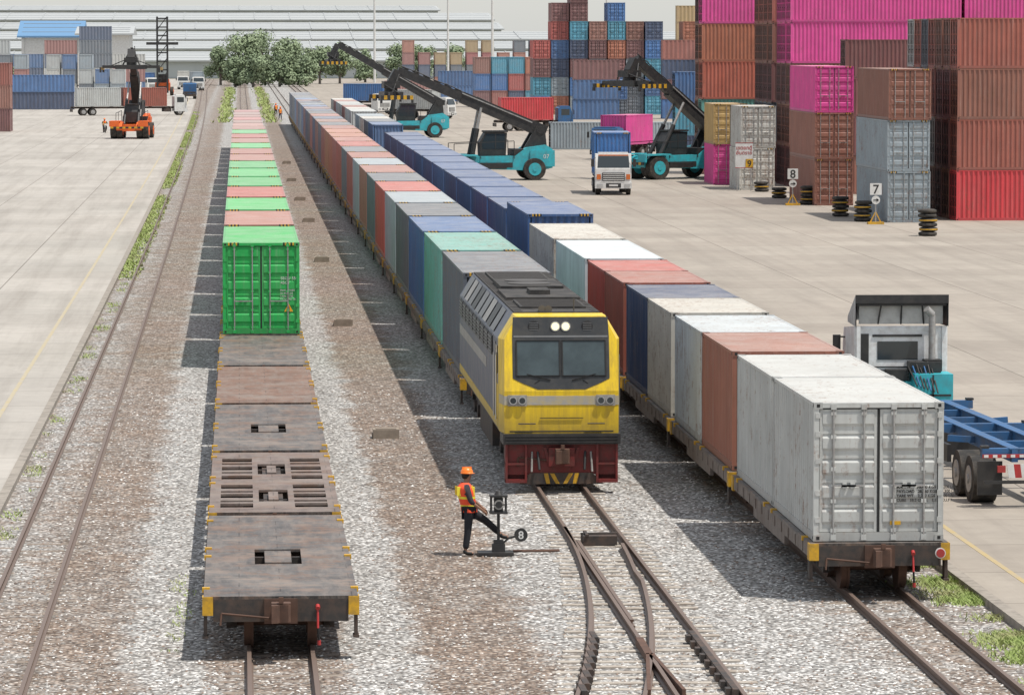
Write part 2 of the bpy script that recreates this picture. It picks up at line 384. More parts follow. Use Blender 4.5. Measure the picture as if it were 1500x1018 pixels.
def body(L,H,doors='in',pitch=.278):
    mb=MB()
    for s in (-1,1):
        for y0,y1 in ((0,.12),(L-.12,L)):
            x0,x1=sorted((s*W2,s*(W2-.10))); mb.box(x0,x1,y0+.012,y1-.012,.1,H-.1)
            x0,x1=sorted((s*(W2+.003),s*(W2-.165)))
            ya,yb=(0,.17) if y0==0 else (L-.17,L)
            for z0,z1 in ((0,.118),(H-.118,H)):
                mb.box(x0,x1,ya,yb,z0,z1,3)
                yf=-.003 if y0==0 else L+.003
                cx=(x0+x1)/2; mb.box(cx-.03,cx+.03,min(yf,yf+.004),max(yf,yf+.004),z0+.03,z0+.09,1)
                xs=s*(W2+.005); cy=(ya+yb)/2; mb.box(min(xs,xs-.003*s),max(xs,xs-.003*s),cy-.04,cy+.04,z0+.03,z0+.09,1)
        x0,x1=sorted((s*(W2-.004),s*(W2-.06)))
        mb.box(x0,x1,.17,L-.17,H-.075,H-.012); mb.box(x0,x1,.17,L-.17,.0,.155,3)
        corr(mb,s*(W2-.008),s*.045,.11,L-.11,.15,H-.07,0,pitch)
    n=int((L-.4)/.21) if pitch<.3 else int((L-.4)/.42); p=(L-.4)/n; ys_=[];zs=[]
    for i in range(n):
        b_=.2+i*p; ys_+=[b_,b_+p*.3,b_+p*.5,b_+p*.8]; zs+=[H-.012,H-.012,H-.036,H-.036]
    ys_.append(L-.2); zs.append(H-.012); k=len(ys_)
    strip(mb,[(W2-.05,a,z) for a,z in zip(ys_,zs)]+[(-W2+.05,a,z) for a,z in zip(ys_,zs)],k,True)
    mb.box(-W2+.16,W2-.16,.012,.2,H-.10,H-.008); mb.box(-W2+.16,W2-.16,L-.2,L-.012,H-.10,H-.008)
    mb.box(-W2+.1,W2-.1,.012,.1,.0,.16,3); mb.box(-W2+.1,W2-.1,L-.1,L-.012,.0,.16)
    mb.box(-W2+.06,W2-.06,.2,L-.2,.10,.14)
    mb.box(-W2+.1,W2-.1,L-.06,L-.04,.16,H-.1)
    mb.box(-W2+.1,W2-.1,.112,.13,.16,H-.1,1)
    if H>2.7:
        for s in (-1,1):
            for q in range(6):
                x0,x1=sorted((s*(W2-.17-q*.06),s*(W2-.22-q*.06)))
                for ya,yb in ((.006,.20),(L-.20,L-.006)): mb.box(x0,x1,ya,yb,H-.09,H-.004,1 if q%2 else 2)
    if doors=='in':
        for s in (-1,1):
            door_leaf(mb,s,H)
            for x,hs in ((.28,1),(.85,-1)): lock_bar(mb,s*x,H,s*hs)
    if doors=='end': corr_end(mb,.05,.03,.16,H-.1)
    return mb
MESH={}; FARB={}
for L in (6.058,12.192):
    for H in (2.591,2.896):
        for d in ('in','end','sep'):
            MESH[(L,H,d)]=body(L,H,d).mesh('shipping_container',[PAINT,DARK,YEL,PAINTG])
        fb=body(L,H,'end',.556); FARB[(L,H)]=fb
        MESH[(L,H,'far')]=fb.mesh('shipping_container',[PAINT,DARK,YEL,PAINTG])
DOORM={}
for H in (2.591,2.896):
    for s in (-1,1):
        mb=MB(); door_leaf(mb,s,H)
        for z in (.4,.9,1.5,2.0,2.35): mb.box(*sorted((s*1.10,s*1.19)),.0,.05,z-.05,z+.05)
        DOORM[(H,s)]=mb.mesh('door',[PAINT,DARK])
        for j,(x,hs) in enumerate(((.28,1),(.85,-1))):
            mb=MB(); lock_bar(mb,s*x,H,s*hs); DOORM[(H,s,j)]=mb.mesh('locking_bar',[PAINT,GALV])
L20,L40,HS,HC=6.058,12.192,2.591,2.896
P={'navy':(.025,.055,.14),'blue':(.03,.13,.34),'cblue':(.02,.085,.25),'rblue':(.025,.15,.42),'slate':(.11,.13,.16),'gblue':(.30,.355,.39),'teal':(.13,.40,.34),'green':(.03,.42,.09),
'red':(.46,.065,.045),'bred':(.37,.10,.065),'maroon':(.21,.065,.06),'brown':(.30,.115,.075),'orange':(.5,.15,.065),'rorange':(.55,.12,.06),'pink':(.76,.05,.31),
'white':(.60,.59,.54),'grey':(.48,.495,.48),'tan':(.48,.31,.10),'cyan':(.05,.32,.46),'bright':(.60,.035,.045),'salmon':(.42,.15,.11),'lwhite':(.55,.60,.62),'cream':(.60,.57,.50)}
NAMES={'navy':'navy blue','blue':'blue','cblue':'deep blue','rblue':'royal blue','slate':'slate grey','gblue':'pale grey-blue','teal':'teal green','green':'bright green','red':'red','bred':'brick red','maroon':'maroon','brown':'rusty brown','orange':'orange-brown','rorange':'orange-red','pink':'magenta pink','white':'off-white','grey':'light grey','tan':'mustard tan','cyan':'cyan blue','bright':'bright red','salmon':'faded red','lwhite':'pale blue-white','cream':'rust-streaked cream'}
def far_col(c,f):  # distance haze is mixed into the paint colour itself
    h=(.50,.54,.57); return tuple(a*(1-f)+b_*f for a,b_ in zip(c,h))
def container(col,L,H,x,y,z,kind='end',rz=0,where='on a flat wagon',group='shipping containers on the freight trains',rust=.4,haze=0,doors=False):
    k='sep' if doors else kind
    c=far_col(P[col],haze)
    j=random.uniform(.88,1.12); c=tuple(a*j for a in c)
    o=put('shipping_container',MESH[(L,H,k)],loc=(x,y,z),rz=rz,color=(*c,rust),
       label=f"{NAMES[col]} {'forty' if L>7 else 'twenty'}-foot shipping container {where}",cat='shipping container',group=group)
    if doors:
        for s in (-1,1):
            d=put('door',DOORM[(H,s)],parent=o,color=(*c,rust))
            for q in (0,1): put('locking_bar',DOORM[(H,s,q)],parent=d,color=(*c,rust))
    return o
def recolor(o,c):
    o.color=c
    for ch in o.children:
        ch.color=c
        for c2 in ch.children: c2.color=c

# ------------------------------------------------ wagons
def deck_mb(L,holes,th=.05,w=1.3,zt=.98):
    mb=MB()
    xs=sorted({-w,w,*[h[0] for h in holes],*[h[1] for h in holes]}); yv=sorted({0,L,*[h[2] for h in holes],*[h[3] for h in holes]})
    def inh(x,y): return any(a<x<b_ and c_<y<d for a,b_,c_,d in holes)
    sol=[[not inh((xs[i]+xs[i+1])/2,(yv[j]+yv[j+1])/2) for j in range(len(yv)-1)] for i in range(len(xs)-1)]
    def S(i,j): return 0<=i<len(xs)-1 and 0<=j<len(yv)-1 and sol[i][j]
    for i in range(len(xs)-1):
        for j in range(len(yv)-1):
            if not sol[i][j]: continue
            a,b_,c_,d=xs[i],xs[i+1],yv[j],yv[j+1]; z0=zt-th
            mb.add([(a,c_,zt),(b_,c_,zt),(b_,d,zt),(a,d,zt)],[(0,1,2,3)]); mb.add([(a,c_,z0),(b_,c_,z0),(b_,d,z0),(a,d,z0)],[(3,2,1,0)])
            for di,dj,p,q in ((-1,0,(a,d),(a,c_)),(1,0,(b_,c_),(b_,d)),(0,-1,(a,c_),(b_,c_)),(0,1,(b_,d),(a,d))):
                if not S(i+di,j+dj): mb.add([(p[0],p[1],z0),(q[0],q[1],z0),(q[0],q[1],zt),(p[0],p[1],zt)],[(0,1,2,3)])
    return mb
def deckmat(name,c1,c2):
    m,nt,b=newmat(name); v=coord(nt)
    bk=nt.nodes.new('ShaderNodeTexBrick'); bk.offset=.37; bk.inputs['Scale'].default_value=1
    bk.inputs['Brick Width'].default_value=1.9; bk.inputs['Row Height'].default_value=.62; bk.inputs['Mortar Size'].default_value=.010
    bk.inputs['Color1'].default_value=(*c1,1); bk.inputs['Color2'].default_value=(*c2,1); bk.inputs['Mortar'].default_value=tuple(x*.35 for x in c1)+(1,)
    nt.links.new(v,bk.inputs['Vector'])
    c=mix(nt,1,bk.outputs['Color'],ramp(nt,noise(nt,v,1.2,8,.7),[(.3,.5),(.7,1.4)]),'MULTIPLY')
    mp=nt.nodes.new('ShaderNodeMapping'); mp.inputs['Scale'].default_value=(3,.5,1); nt.links.new(v,mp.inputs['Vector'])
    c=mix(nt,ramp(nt,noise(nt,mp.outputs[0],1.5,8,.7),[(.44,0),(.64,.6)]),c,(.24,.20,.17))
    c=mix(nt,ramp(nt,noise(nt,v,1.6,9,.75),[(.48,0),(.60,.8)]),c,(.18,.10,.062))
    c=mix(nt,ramp(nt,noise(nt,v,.8,6,.7),[(.50,0),(.66,.5)]),c,(.29,.26,.23))
    nt.links.new(c,b.inputs['Base Color']); b.inputs['Roughness'].default_value=.6; b.inputs['Metallic'].default_value=.1
    bump(nt,b,noise(nt,v,2,4),.5,.04)
    return m
DKG=deckmat('dark_steel_deck',(.105,.095,.09),(.13,.118,.11)); DKB=deckmat('rusty_brown_deck',(.19,.105,.07),(.22,.125,.085)); DKM=deckmat('weathered_frame_deck',(.18,.135,.115),(.20,.15,.13))
SILL=simple('wagon_sill_paint',(.22,.185,.16),.7,.1,.35,3,(.10,.055,.04),.7,2)
def bogie_mb():
    mb=MB()
    for s in (-1,1):
        mb.prism([(-1.15,.38),(-.95,.62),(-.35,.66),(.35,.66),(.95,.62),(1.15,.38),(.85,.34),(.45,.25),(-.45,.25),(-.85,.34)],'x',s*.74,s*.84,0)
        for y in (-.85,.85):
            mb.cyl((s*.50,y,.42),(s*.62,y,.42),.42,20,1); mb.cyl((s*.46,y,.42),(s*.50,y,.42),.45,20,1); mb.cyl((s*.84,y,.42),(s*.92,y,.42),.12,10,0)
        for y in (-.2,0,.2): mb.cyl((s*.79,y,.3),(s*.79,y,.6),.07,8,0)
    for y in (-.85,.85): mb.cyl((-.8,y,.42),(.8,y,.42),.075,10,1)
    mb.box(-.9,.9,-.2,.2,.45,.70,0)
    return mb
BOG=bogie_mb().mesh('bogie',[STEELD,RUSTM])
mb=MB(); mb.box(-.11,.11,-.3,.3,.62,.88); mb.box(-.16,.16,-.48,-.26,.58,.92); mb.prism([(-.16,-.48),(-.16,-.64),(-.06,-.60),(-.02,-.5),(.12,-.52),(.16,-.48)],'z',.60,.90); mb.box(-.04,.04,-.5,-.44,.92,1.02)
mb.box(-.28,.28,-.05,.02,.52,.94)
mb.cyl((-1.0,-.06,.70),(-.2,-.08,.62),.02,6); mb.cyl((-1.0,-.06,.70),(-1.02,-.1,.5),.02,6)
COUP=mb.mesh('coupler',[RUSTM])
mb=MB(); mb.cyl((0,-.06,.78),(0,-.14,.45),.02,8,0); mb.cyl((0,-.14,.45),(.02,-.10,.22),.02,8,1); mb.cyl((0,-.03,.82),(0,-.1,.78),.04,8,0); mb.cyl((.02,-.1,.24),(.02,-.1,.16),.032,8,0)
HOSE=mb.mesh('brake_hose',[REDP,DARK])
def frame_mb(L):
    mb=MB()
    for s in (-1,1):
        x0,x1=sorted((s*1.298,s*1.22)); mb.box(x0,x1,.25,L-.25,.70,.929,0)
        mb.box(x0,x1,.3*L,.7*L,.52,.70,0)
        n=int(L/1.0)
        for i in range(1,n): mb.box(*sorted((s*1.297,s*1.318)),i*L/n-.03,i*L/n+.03,.72,.92,0)
        for y in (.25,L-.25):
            ya,yb=(y-.28,y-.002) if y<1 else (y+.002,y+.28)
            mb.box(*sorted((s*1.32,s*1.14)),ya,yb,.66,.975,1)
        for y in (1.0,L/2-.6,L/2+.6,L-1.0): mb.box(*sorted((s*1.33,s*1.2)),y-.06,y+.06,.925,1.01,1)
    for y0,y1 in ((-.0,.22),(L-.22,L)): mb.box(-1.138,1.138,y0,y1,.55,.929,2)
    mb.box(-.2,.2,.22,L-.22,.5,.9,2)
    for i in range(1,8): mb.box(-1.22,1.22,i*L/8-.06,i*L/8+.06,.7,.9,2)
    mb.box(-.5,.1,L/2-.7,L/2+.5,.25,.6,2); mb.cyl((.55,L/2-.6,.45),(.55,L/2+.6,.45),.2,12,2)
    for s in (-1,1):
        mb.box(s*1.27-.03,s*1.27+.03,.1,.35,.3,.7,2); mb.box(s*1.27-.05,s*1.27+.05,.05,.4,.26,.30,2)
    return mb
FR={}
def wagon(x,y,L,dm,holes,label,near=True,group='flat wagons'):
    key=('d',L,dm.name,len(holes))
    if key not in FR: FR[key]=deck_mb(L,holes).mesh('flat_wagon',[dm])
    o=put('flat_wagon',FR[key],loc=(x,y,0),label=label,cat='flat wagon',group=group)
    if ('f',L) not in FR: FR[('f',L)]=frame_mb(L).mesh('underframe',[SILL,YEL,STEELD])
    put('underframe',FR[('f',L)],parent=o)
    for yb in (1.9,L-1.9): put('bogie',BOG,parent=o,loc=(0,yb,0))
    put('coupler',COUP,parent=o)
    if near: put('brake_hose',HOSE,parent=o,loc=(.62,0,0))
    return o
h1=[(-.42,-.24,4.4,6.6),(.24,.42,4.4,6.6),(-.24,.24,4.4,4.65),(-.24,.24,6.35,6.6)]
h2=[]
for y in (.9,2.7,4.5,6.4,8.3,10.1):
    for a,b_ in ((-1.08,-.42),(.42,1.08)): h2.append((a,b_,y,y+.75))
for y in (1.6,3.4,7.3,9.2):
    for a,b_ in ((-1.08,-.42),(.42,1.08)): h2.append((a,b_,y+.30,y+.62))
for y in (2.0,7.4):
    h2+=[(-.30,-.10,y,y+2.2),(.10,.30,y,y+2.2),(-.10,.10,y,y+.35),(-.10,.10,y+1.85,y+2.2)]
AW=12.75; A0=70.9
labs=['dark steel deck flat wagon, empty, at the train end','empty flat wagon with open slotted frame deck','empty dark-decked flat wagon with small openings','empty flat wagon with rusty brown deck','empty flat wagon with plain grey steel deck']
dms=[DKG,DKM,DKG,DKB,DKG]; hs=[h1,h2,h1,[],[]]
for i in range(5):
    wagon(XC['A'],A0+i*AW,AW-.55,dms[i],hs[i],labs[i],near=i<2)
AC=['green','salmon','green','red','green','green','green','salmon','bred','green','salmon','red','green','salmon','red','salmon','brown','red','salmon','brown','red']
AP=13.35; AY=A0+5*AW+.1
for i,c in enumerate(AC):
    y=AY+i*AP
    wagon(XC['A'],y-.15,12.5,DKG,[],'flat wagon loaded with one long container',near=False)
    o=container(c,L40,HC if i<14 else HS,XC['A'],y,1.0,doors=(i==0),rust=.0 if c=='green' else .35,haze=min(.4,i*.02))
    if i==0:
        recolor(o,(.016,.42,.085,.0))
        lw=WHT
        text('SEGU 554013 5\n45G1',.13,lw,o,(.62,.028,1.72),name='lettering',spacing=1.1)
        text('MAX.GROSS\n30.480 KGS\nTARE 3.750\nPAYLOAD 26.730',.085,lw,o,(.60,.028,1.35),spacing=1.1)
        mb=MB(); mb.add([(.73,.025,.70),(1.01,.025,.70),(.87,.025,.96)],[(0,1,2)],0); mb.add([(.83,.021,.74),(.91,.021,.74),(.885,.021,.88),(.855,.021,.88)],[(0,1,2,3)],1)
        mk('warning_sticker',mb,[simple('sticker_orange',(.85,.38,.02),.5,0,.05),BLK],parent=o)
BC=['slate','teal','blue','slate','gblue','red','slate','salmon','gblue','bred','slate','red','bred','orange','orange','bred','slate','brown','navy','bred','slate','navy','maroon','blue','slate','navy','maroon','blue','slate','slate','navy','slate']
BP=12.9; BY=116.8
for i,c in enumerate(BC):
    y=BY+i*BP
    wagon(XC['B'],y-.15,12.5,DKG,[],'flat wagon carrying one long container behind locomotive',near=False)
    container(c,L40,HC,XC['B'],y,1.0,rust=random.uniform(.2,.6),haze=min(.4,i*.014))
CY=77.9; CP=13.1
CC=[('grey','grey'),('brown','lwhite'),('cream','navy'),('bred','red'),'lwhite','cream']+['cblue']*12
for i in range(32):
    y=CY+i*CP
    if i in (18,19,24): continue
    if i>=18: c=['cblue','navy','blue','slate','white','gblue','red','grey','white','bred','grey','grey','bred','white'][i-18]
    else: c=CC[i]
    wagon(XC['C'],y-.15,12.5,DKG,[],'flat wagon under containers on the outer train',near=i==0)
    if isinstance(c,tuple):
        for q,cc in enumerate(c):
            o=container(cc,L20,HS,XC['C'],y+q*6.12,1.0,kind='end' if q else 'in',rust=.5 if cc in('grey','lwhite','cream') else .35,doors=(i==0 and q==0),
               where='on a flat wagon' if i else 'with worn doors and locking bars')
            if i==0: recolor(o,(.52,.53,.51,.42))
            if i==0 and q==0:
                text('MAX.WT.   30,480 KGS  67,200 LBS\nPAYLOAD   28,260 KGS  62,300 LBS\nTARE WT.   2,220 KGS   4,900 LBS\nCUBE   33.2 CU.M.   1,172 CU.FT.',.075,BLK,o,(.34,.03,.98),spacing=1.1,off=.002)
                mb=MB(); mb.box(.22,.42,.02,.03,.30,.37); mk('data_plate',mb,[YEL],parent=o)
    else:
        container(c,L40,HC if i==6 else HS,XC['C'],y,1.0,rust=.6 if c in ('white','cream') else .2,haze=min(.4,i*.008))
mb=MB(); mb.cyl((0,0,0),(0,-.03,0),.10,20,0); mb.cyl((0,-.031,0),(0,-.05,0),.08,20,1); mb.box(-.012,.012,0,.05,-.25,.20,2)
mk('tail_marker_disc',mb,[WHT,REDP,STEELD],loc=(XC['C']+1.12,CY-.28,.80),label='round red and white tail disc hung on wagon end',cat='tail marker')

# ------------------------------------------------ stacks
GS='stacked shipping containers in the yard'
def stack(cols,x,y,L,H,door=False,perp=False,rust=.35,haze=0,kind=None,where='in a yard stack'):
    for t,c in enumerate(cols):
        if c: container(c,L,H,x+random.uniform(-.04,.04),y+random.uniform(-.04,.04),t*H*1.003,kind=kind or ('far' if haze>.12 and perp else 'in' if perp or haze>.12 else 'end'),rz=R(-90) if perp else 0,group=GS,where=where,rust=rust,haze=haze,doors=door)
FAR=MB(); FKEYS=[]
def farstack(cols,x,y,L,H,perp=False,haze=.25):
    src=FARB[(L,H)]
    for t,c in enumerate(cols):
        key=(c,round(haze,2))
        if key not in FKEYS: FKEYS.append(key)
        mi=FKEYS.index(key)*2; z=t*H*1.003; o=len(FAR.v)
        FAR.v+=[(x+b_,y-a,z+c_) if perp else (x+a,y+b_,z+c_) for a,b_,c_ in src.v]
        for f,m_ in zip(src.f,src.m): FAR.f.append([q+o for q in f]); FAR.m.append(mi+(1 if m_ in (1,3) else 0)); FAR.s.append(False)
stack(['gblue','gblue','brown'],37.9,238.5,L40,HC,door=True,rust=.5,haze=.02,where='in the stack beside sign seven')
stack(['brown','brown','pink'],37.1,263.5,L40,HC,door=True,haze=.03,where='in the stack beside sign eight')
stack(['white','white'],35.7,291,L20,HC,door=True,rust=.6,haze=.04,where='beside sign nine')
stack(['pink','tan'],35.1,302,L20,HC,door=True,haze=.04,where='behind the white stack')
r1=['maroon','brown','bred','slate','maroon','grey','brown']
for j in range(7):
    cols=['bright','bred','brown','bred'] if j==0 else [random.choice(r1) for _ in range(4)]
    stack(cols,41.0,242+j*2.62,L40,HC,perp=True,haze=.04)
stack(['brown','maroon','maroon','maroon'],40.6,284,L40,HS,perp=True,haze=.06)
for j in range(3): stack(['maroon','brown','maroon' if j else 'brown','pink','pink'],38.8,299+j*2.62,L40,HC,perp=True,haze=.07)
stack(['maroon','brown','brown','pink','pink'],51.2,299,L40,HC,perp=True,haze=.07)
for j in range(4):
    stack([random.choice(['maroon','brown','teal']),'slate','maroon','brown','bred'],38.8,309.5+j*2.62,L40,HC,perp=True,haze=.08)
stack(['maroon','teal','rorange','orange','pink'],35.6,327,L20,HC,perp=True,haze=.09)
stack(['maroon','brown','brown','brown','maroon'],35.6,329.7,L20,HC,perp=True,haze=.09)
stack(['navy','cyan','blue'],35.4,345,L20,HS,perp=True,haze=.1)
pal=['blue','rblue','cyan','maroon','brown','navy','rblue','bred','cyan','slate','red','navy','maroon','orange','gblue']
for k_ in range(10):
    n_=[4,6,7,5,6,5,5,4,5,5][k_]
    stack([('maroon' if (k_ in (1,2) and t>=5) else random.choice(pal)) for t in range(n_)],42.0+k_*2.62+random.uniform(-.05,.05),590+random.uniform(-1,1),L20,HS,haze=.125)
for k_ in range(4):
    stack([random.choice(pal) for _ in range([3,2,4,3][k_])],43.6+k_*2.62*2.3,555+random.uniform(-4,4),L20,HS,haze=.13,perp=(k_%2==0))
stack(['blue','blue'],33.6,720,L40,HS,perp=True,haze=.16); stack(['navy','blue'],46.2,722,L40,HS,perp=True,haze=.16)
stack(['gblue'],29.4,402,L20,HS,perp=True,haze=.1); stack(['gblue'],35.6,402,L20,HS,perp=True,haze=.1)
for j in range(2): stack(['maroon','brown','bred'],-38.2,485+j*2.6,L40,HS,perp=True,haze=.12)
stack(['navy','blue'],-37,640,L40,HS,perp=True,haze=.14); stack(['blue','slate'],-49.5,640,L40,HS,perp=True,haze=.14)
for k_ in range(5): farstack([random.choice(pal) for _ in range(3)],37.5+k_*2.62,655,L20,HS,haze=.2)
for X in range(12): farstack([random.choice(['navy','tan','bred','orange','orange','slate','blue','red']) for _ in range(random.randint(3,4)+(X>7))],36+X*3.4,905,L20,HS,haze=.32)
for X in range(5): farstack([random.choice(['navy','blue','slate','bred'])],28+X*13,820,L40,HS,perp=True,haze=.3)
for X in (66,72.4,79,85,92): farstack([random.choice(['rorange','tan','maroon','blue','brown']) for _ in range(6)],X,640,L20,HS,perp=True,haze=.2)
for X,cs in ((-49,4),(-42.8,3),(-36.5,4),(-30,5),(-23.8,3)):
    farstack([random.choice(['grey','white','blue','slate','bred','gblue','navy']) for _ in range(cs)],X,800,L20,HS,perp=True,haze=.3)
for k_ in range(9): farstack([random.choice(['grey','blue','bred','gblue','slate','white']) for _ in range(random.randint(1,3))],-45+k_*2.9,765,L20,HS,haze=.28)
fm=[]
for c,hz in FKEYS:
    cc=far_col(P[c],hz); fm.append(simple('hazy_'+c+'_paint',cc,.7,0,.12,.6,(.34,.28,.25),.3,1.5)); fm.append(simple('hazy_'+c+'_shaded_recess',tuple(q*.75 for q in cc),.7,0,.1,.6))  # second copy is darkened as painted recess shade; both colours carry the haze
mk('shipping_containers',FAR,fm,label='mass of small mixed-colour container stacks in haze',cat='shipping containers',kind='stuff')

# ------------------------------------------------ locomotive
LY=97.0
loco=put('locomotive',None,loc=(XC['B'],LY,0),label='yellow and grey diesel locomotive with lit headlights',cat='locomotive')
LYEL,nt,b=newmat('locomotive_yellow'); v=coord(nt)
c=mix(nt,noise(nt,v,2),(.74,.50,.012),(.84,.58,.018))
mp=nt.nodes.new('ShaderNodeMapping'); mp.inputs['Scale'].default_value=(6,6,.6); nt.links.new(v,mp.inputs['Vector'])
c=mix(nt,ramp(nt,noise(nt,mp.outputs[0],1,8,.7),[(.43,0),(.70,.6)]),c,(.30,.19,.05))
s_=nt.nodes.new('ShaderNodeSeparateXYZ'); nt.links.new(v,s_.inputs[0])
lowf=mth(nt,'MULTIPLY',mth(nt,'MULTIPLY',mth(nt,'SUBTRACT',1.85,s_.outputs[2]),noise(nt,v,5,8,.7)),1.6,True)
c=mix(nt,lowf,c,(.17,.12,.06))
nt.links.new(c,b.inputs['Base Color']); b.inputs['Roughness'].default_value=.42
LNAV=simple('locomotive_blue_grey',(.085,.10,.145),.5,0,.25,2,(.19,.17,.15),.6,2)
LGRY=simple('locomotive_light_grey',(.34,.33,.31),.5,0,.15,3,(.12,.10,.085),.7,3)
LMID=simple('locomotive_mid_grey',(.17,.175,.18),.5,0,.3,2,(.09,.08,.07),.6,2)
LROOF=simple('sooty_roof',(.028,.026,.025),.8,0,.4,2,(.10,.088,.075),.7,2)
LBLK=simple('locomotive_black_mask',(.03,.032,.034),.4,0,.2,3,(.10,.09,.075),.4)
LRED=simple('dark_red_underframe',(.18,.020,.018),.6,0,.3,4,(.06,.035,.028),.8,4)
LGLS=simple('greyish_windscreen',(.055,.075,.08),.08,0,.6,1.8)
LAMP,nt_,b_=newmat('lit_headlamp'); b_.inputs['Base Color'].default_value=(.9,.85,.6,1); b_.inputs['Emission Color'].default_value=(1,.84,.38,1); b_.inputs['Emission Strength'].default_value=1.1
ZT=3.95
mb=MB()
a=(1.32,0,1.27);b0=(1.32,0,2.25);c0=(1.30,.30,3.42);d0=(1.02,.436,ZT)
A1=(1.39,.7,1.27);B1=(1.39,.7,2.25);C1=(1.39,.7,3.42);D1=(1.06,.7,ZT+.02)
def mir(p): return (-p[0],p[1],p[2])
vs=[a,b0,c0,d0,A1,B1,C1,D1]; vs=vs+[mir(p) for p in vs]
mb.add(vs,[(8,0,1,9),(9,1,2,10),(10,2,3,11),(0,4,5,1),(1,5,6,2),(2,6,7,3),(9,13,12,8),(10,14,13,9),(11,15,14,10),(3,7,15,11),(0,8,12,4)],0)
mb.prism([(-1.385,1.27),(1.385,1.27),(1.385,3.41),(1.05,ZT+.015),(-1.05,ZT+.015),(-1.385,3.41)],'y',.7,1.35,0)
cab=mk('cab',mb,[LYEL],parent=loco)
def yy_(z): return max(0,(z-2.25)*.2564)
def fpoly(mb,pts,o,mi=0,th=.01):
    n=len(pts); f=[(x,yy_(z)-o,z) for x,z in pts]; bk=[(x,yy_(z)-o+th,z) for x,z in pts]
    mb.add(f+bk,[tuple(range(n))]+[(i,n+i,n+(i+1)%n,(i+1)%n) for i in range(n)],mi)
mb=MB()
fpoly(mb,[(-.55,2.29),(.55,2.29),(.92,2.44),(1.12,2.54),(1.12,3.46),(1.10,3.93),(-1.10,3.93),(-1.12,3.46),(-1.12,2.54),(-.92,2.44)],.012)
mk('windscreen_surround',mb,[LBLK],parent=cab)
mb=MB(); fpoly(mb,[(-1.09,3.47),(1.09,3.47),(1.09,3.51),(-1.09,3.51)],.02); mk('brow_strip',mb,[LMID],parent=cab)
for s in (-1,1):
    mb=MB(); x0,x1=sorted((s*.03,s*1.03)); fpoly(mb,[(x0,2.60),(x1,2.60),(x1,3.40),(x0,3.40)],.02)
    mk('windscreen',mb,[LGLS],parent=cab)
    mb=MB()
    for p,q in (((s*.03,2.6),(s*1.03,2.6)),((s*.03,3.40),(s*1.03,3.40)),((s*.03,2.6),(s*.03,3.40)),((s*1.03,2.6),(s*1.03,3.40))):
        mb.beam((p[0],yy_(p[1])-.024,p[1]),(q[0],yy_(q[1])-.024,q[1]),.035,.02,0)
    mb.beam((s*.25,yy_(2.5)-.03,2.5),(s*.8,yy_(2.66)-.05,2.64),.02,.02,0)
    mb.beam((s*.5,yy_(2.55)-.03,2.5),(s*.62,yy_(2.5)-.03,2.42),.02,.02,0)
    mk('windscreen_frame',mb,[DARK],parent=cab)
    mb=MB(); z=3.72; mb.cyl((s*.12,yy_(z)+.02,z),(s*.12,yy_(z)-.05,z),.115,20,1); mb.cyl((s*.12,yy_(z)-.05,z),(s*.12,yy_(z)-.062,z),.088,20,0)
    mk('headlight',mb,[LAMP,CHROME],parent=cab)
    mb=MB(); mb.cyl((s*.62,yy_(z)+.02,z),(s*.62,yy_(z)-.03,z),.13,20,0)
    for q in range(5): mb.box(s*.62-.1,s*.62+.1,yy_(z)-.045,yy_(z)-.028,z-.09+q*.04,z-.075+q*.04,1)
    mk('vent',mb,[BLK,LMID],parent=cab)
    mb=MB()
    mb.box(*sorted((s*.80,s*1.24)),-.03,.0,1.91,2.16,2)
    for dx in (.91,1.12): mb.cyl((s*dx,-.03,2.035),(s*dx,-.07,2.035),.095,16,1); mb.cyl((s*dx,-.07,2.035),(s*dx,-.075,2.035),.07,16,0)
    mk('marker_light',mb,[GLASS,CHROME,LGRY],parent=cab)
mb=MB(); mb.box(-.80,.80,-.012,0,1.93,2.14); mb.box(-1.325,-1.24,-.010,0,1.93,2.14); mb.box(1.24,1.325,-.010,0,1.93,2.14)
for s in (-1,1): mb.add([(s*1.328,-.01,1.93),(s*1.398,.7,1.93),(s*1.398,.7,2.14),(s*1.328,-.01,2.14)],[(0,1,2,3) if s>0 else (3,2,1,0)])
mk('grey_band',mb,[simple('worn_grey_band',(.40,.38,.34),.5,0,.2,4,(.55,.40,.06),.6,4)],parent=cab)
mb=MB(); mb.box(-.50,.50,-.03,-.012,1.62,1.635); mb.cyl((-1.0,-.05,1.5),(-.6,-.05,1.5),.014,8); mb.cyl((1.0,-.05,1.5),(.6,-.05,1.5),.014,8)
mb.beam((-1.2,-.03,1.32),(1.2,-.03,1.32),.03,.03); mk('handrail',mb,[BLK],parent=cab)
mb=MB(); mb.box(-1.36,1.36,-.14,1.0,1.03,1.268)
for z in (1.07,1.14,1.21): mb.box(-1.3,1.3,-.17,-.14,z,z+.03)
mk('anticlimber',mb,[BLK],parent=loco)
mb=MB(); mb.box(-1.25,1.25,.0,.14,.32,1.03,0)
for s in (-1,1):
    mb.box(*sorted((s*.85,s*1.3)),-.12,.25,.14,.22,0); mb.box(*sorted((s*.85,s*1.3)),-.08,.25,.55,.60,0)
    mb.box(*sorted((s*1.25,s*1.3)),-.1,.3,.14,1.03,0); mb.box(*sorted((s*.80,s*.85)),-.1,.15,.14,1.03,0)
    mb.box(*sorted((s*.85,s*1.25)),.141,.16,.14,.32,0)
    mb.cyl((s*.55,-.02,.85),(s*.52,-.2,.45),.03,8,1); mb.cyl((s*.68,-.02,.85),(s*.70,-.16,.4),.025,8,2)
    mb.prism([(s*.30,.5),(s*.42,.95),(s*.36,.95),(s*.22,.5)],'y',-.05,.0,0)
mb.box(-.3,.3,-.10,0,.52,.95,0)
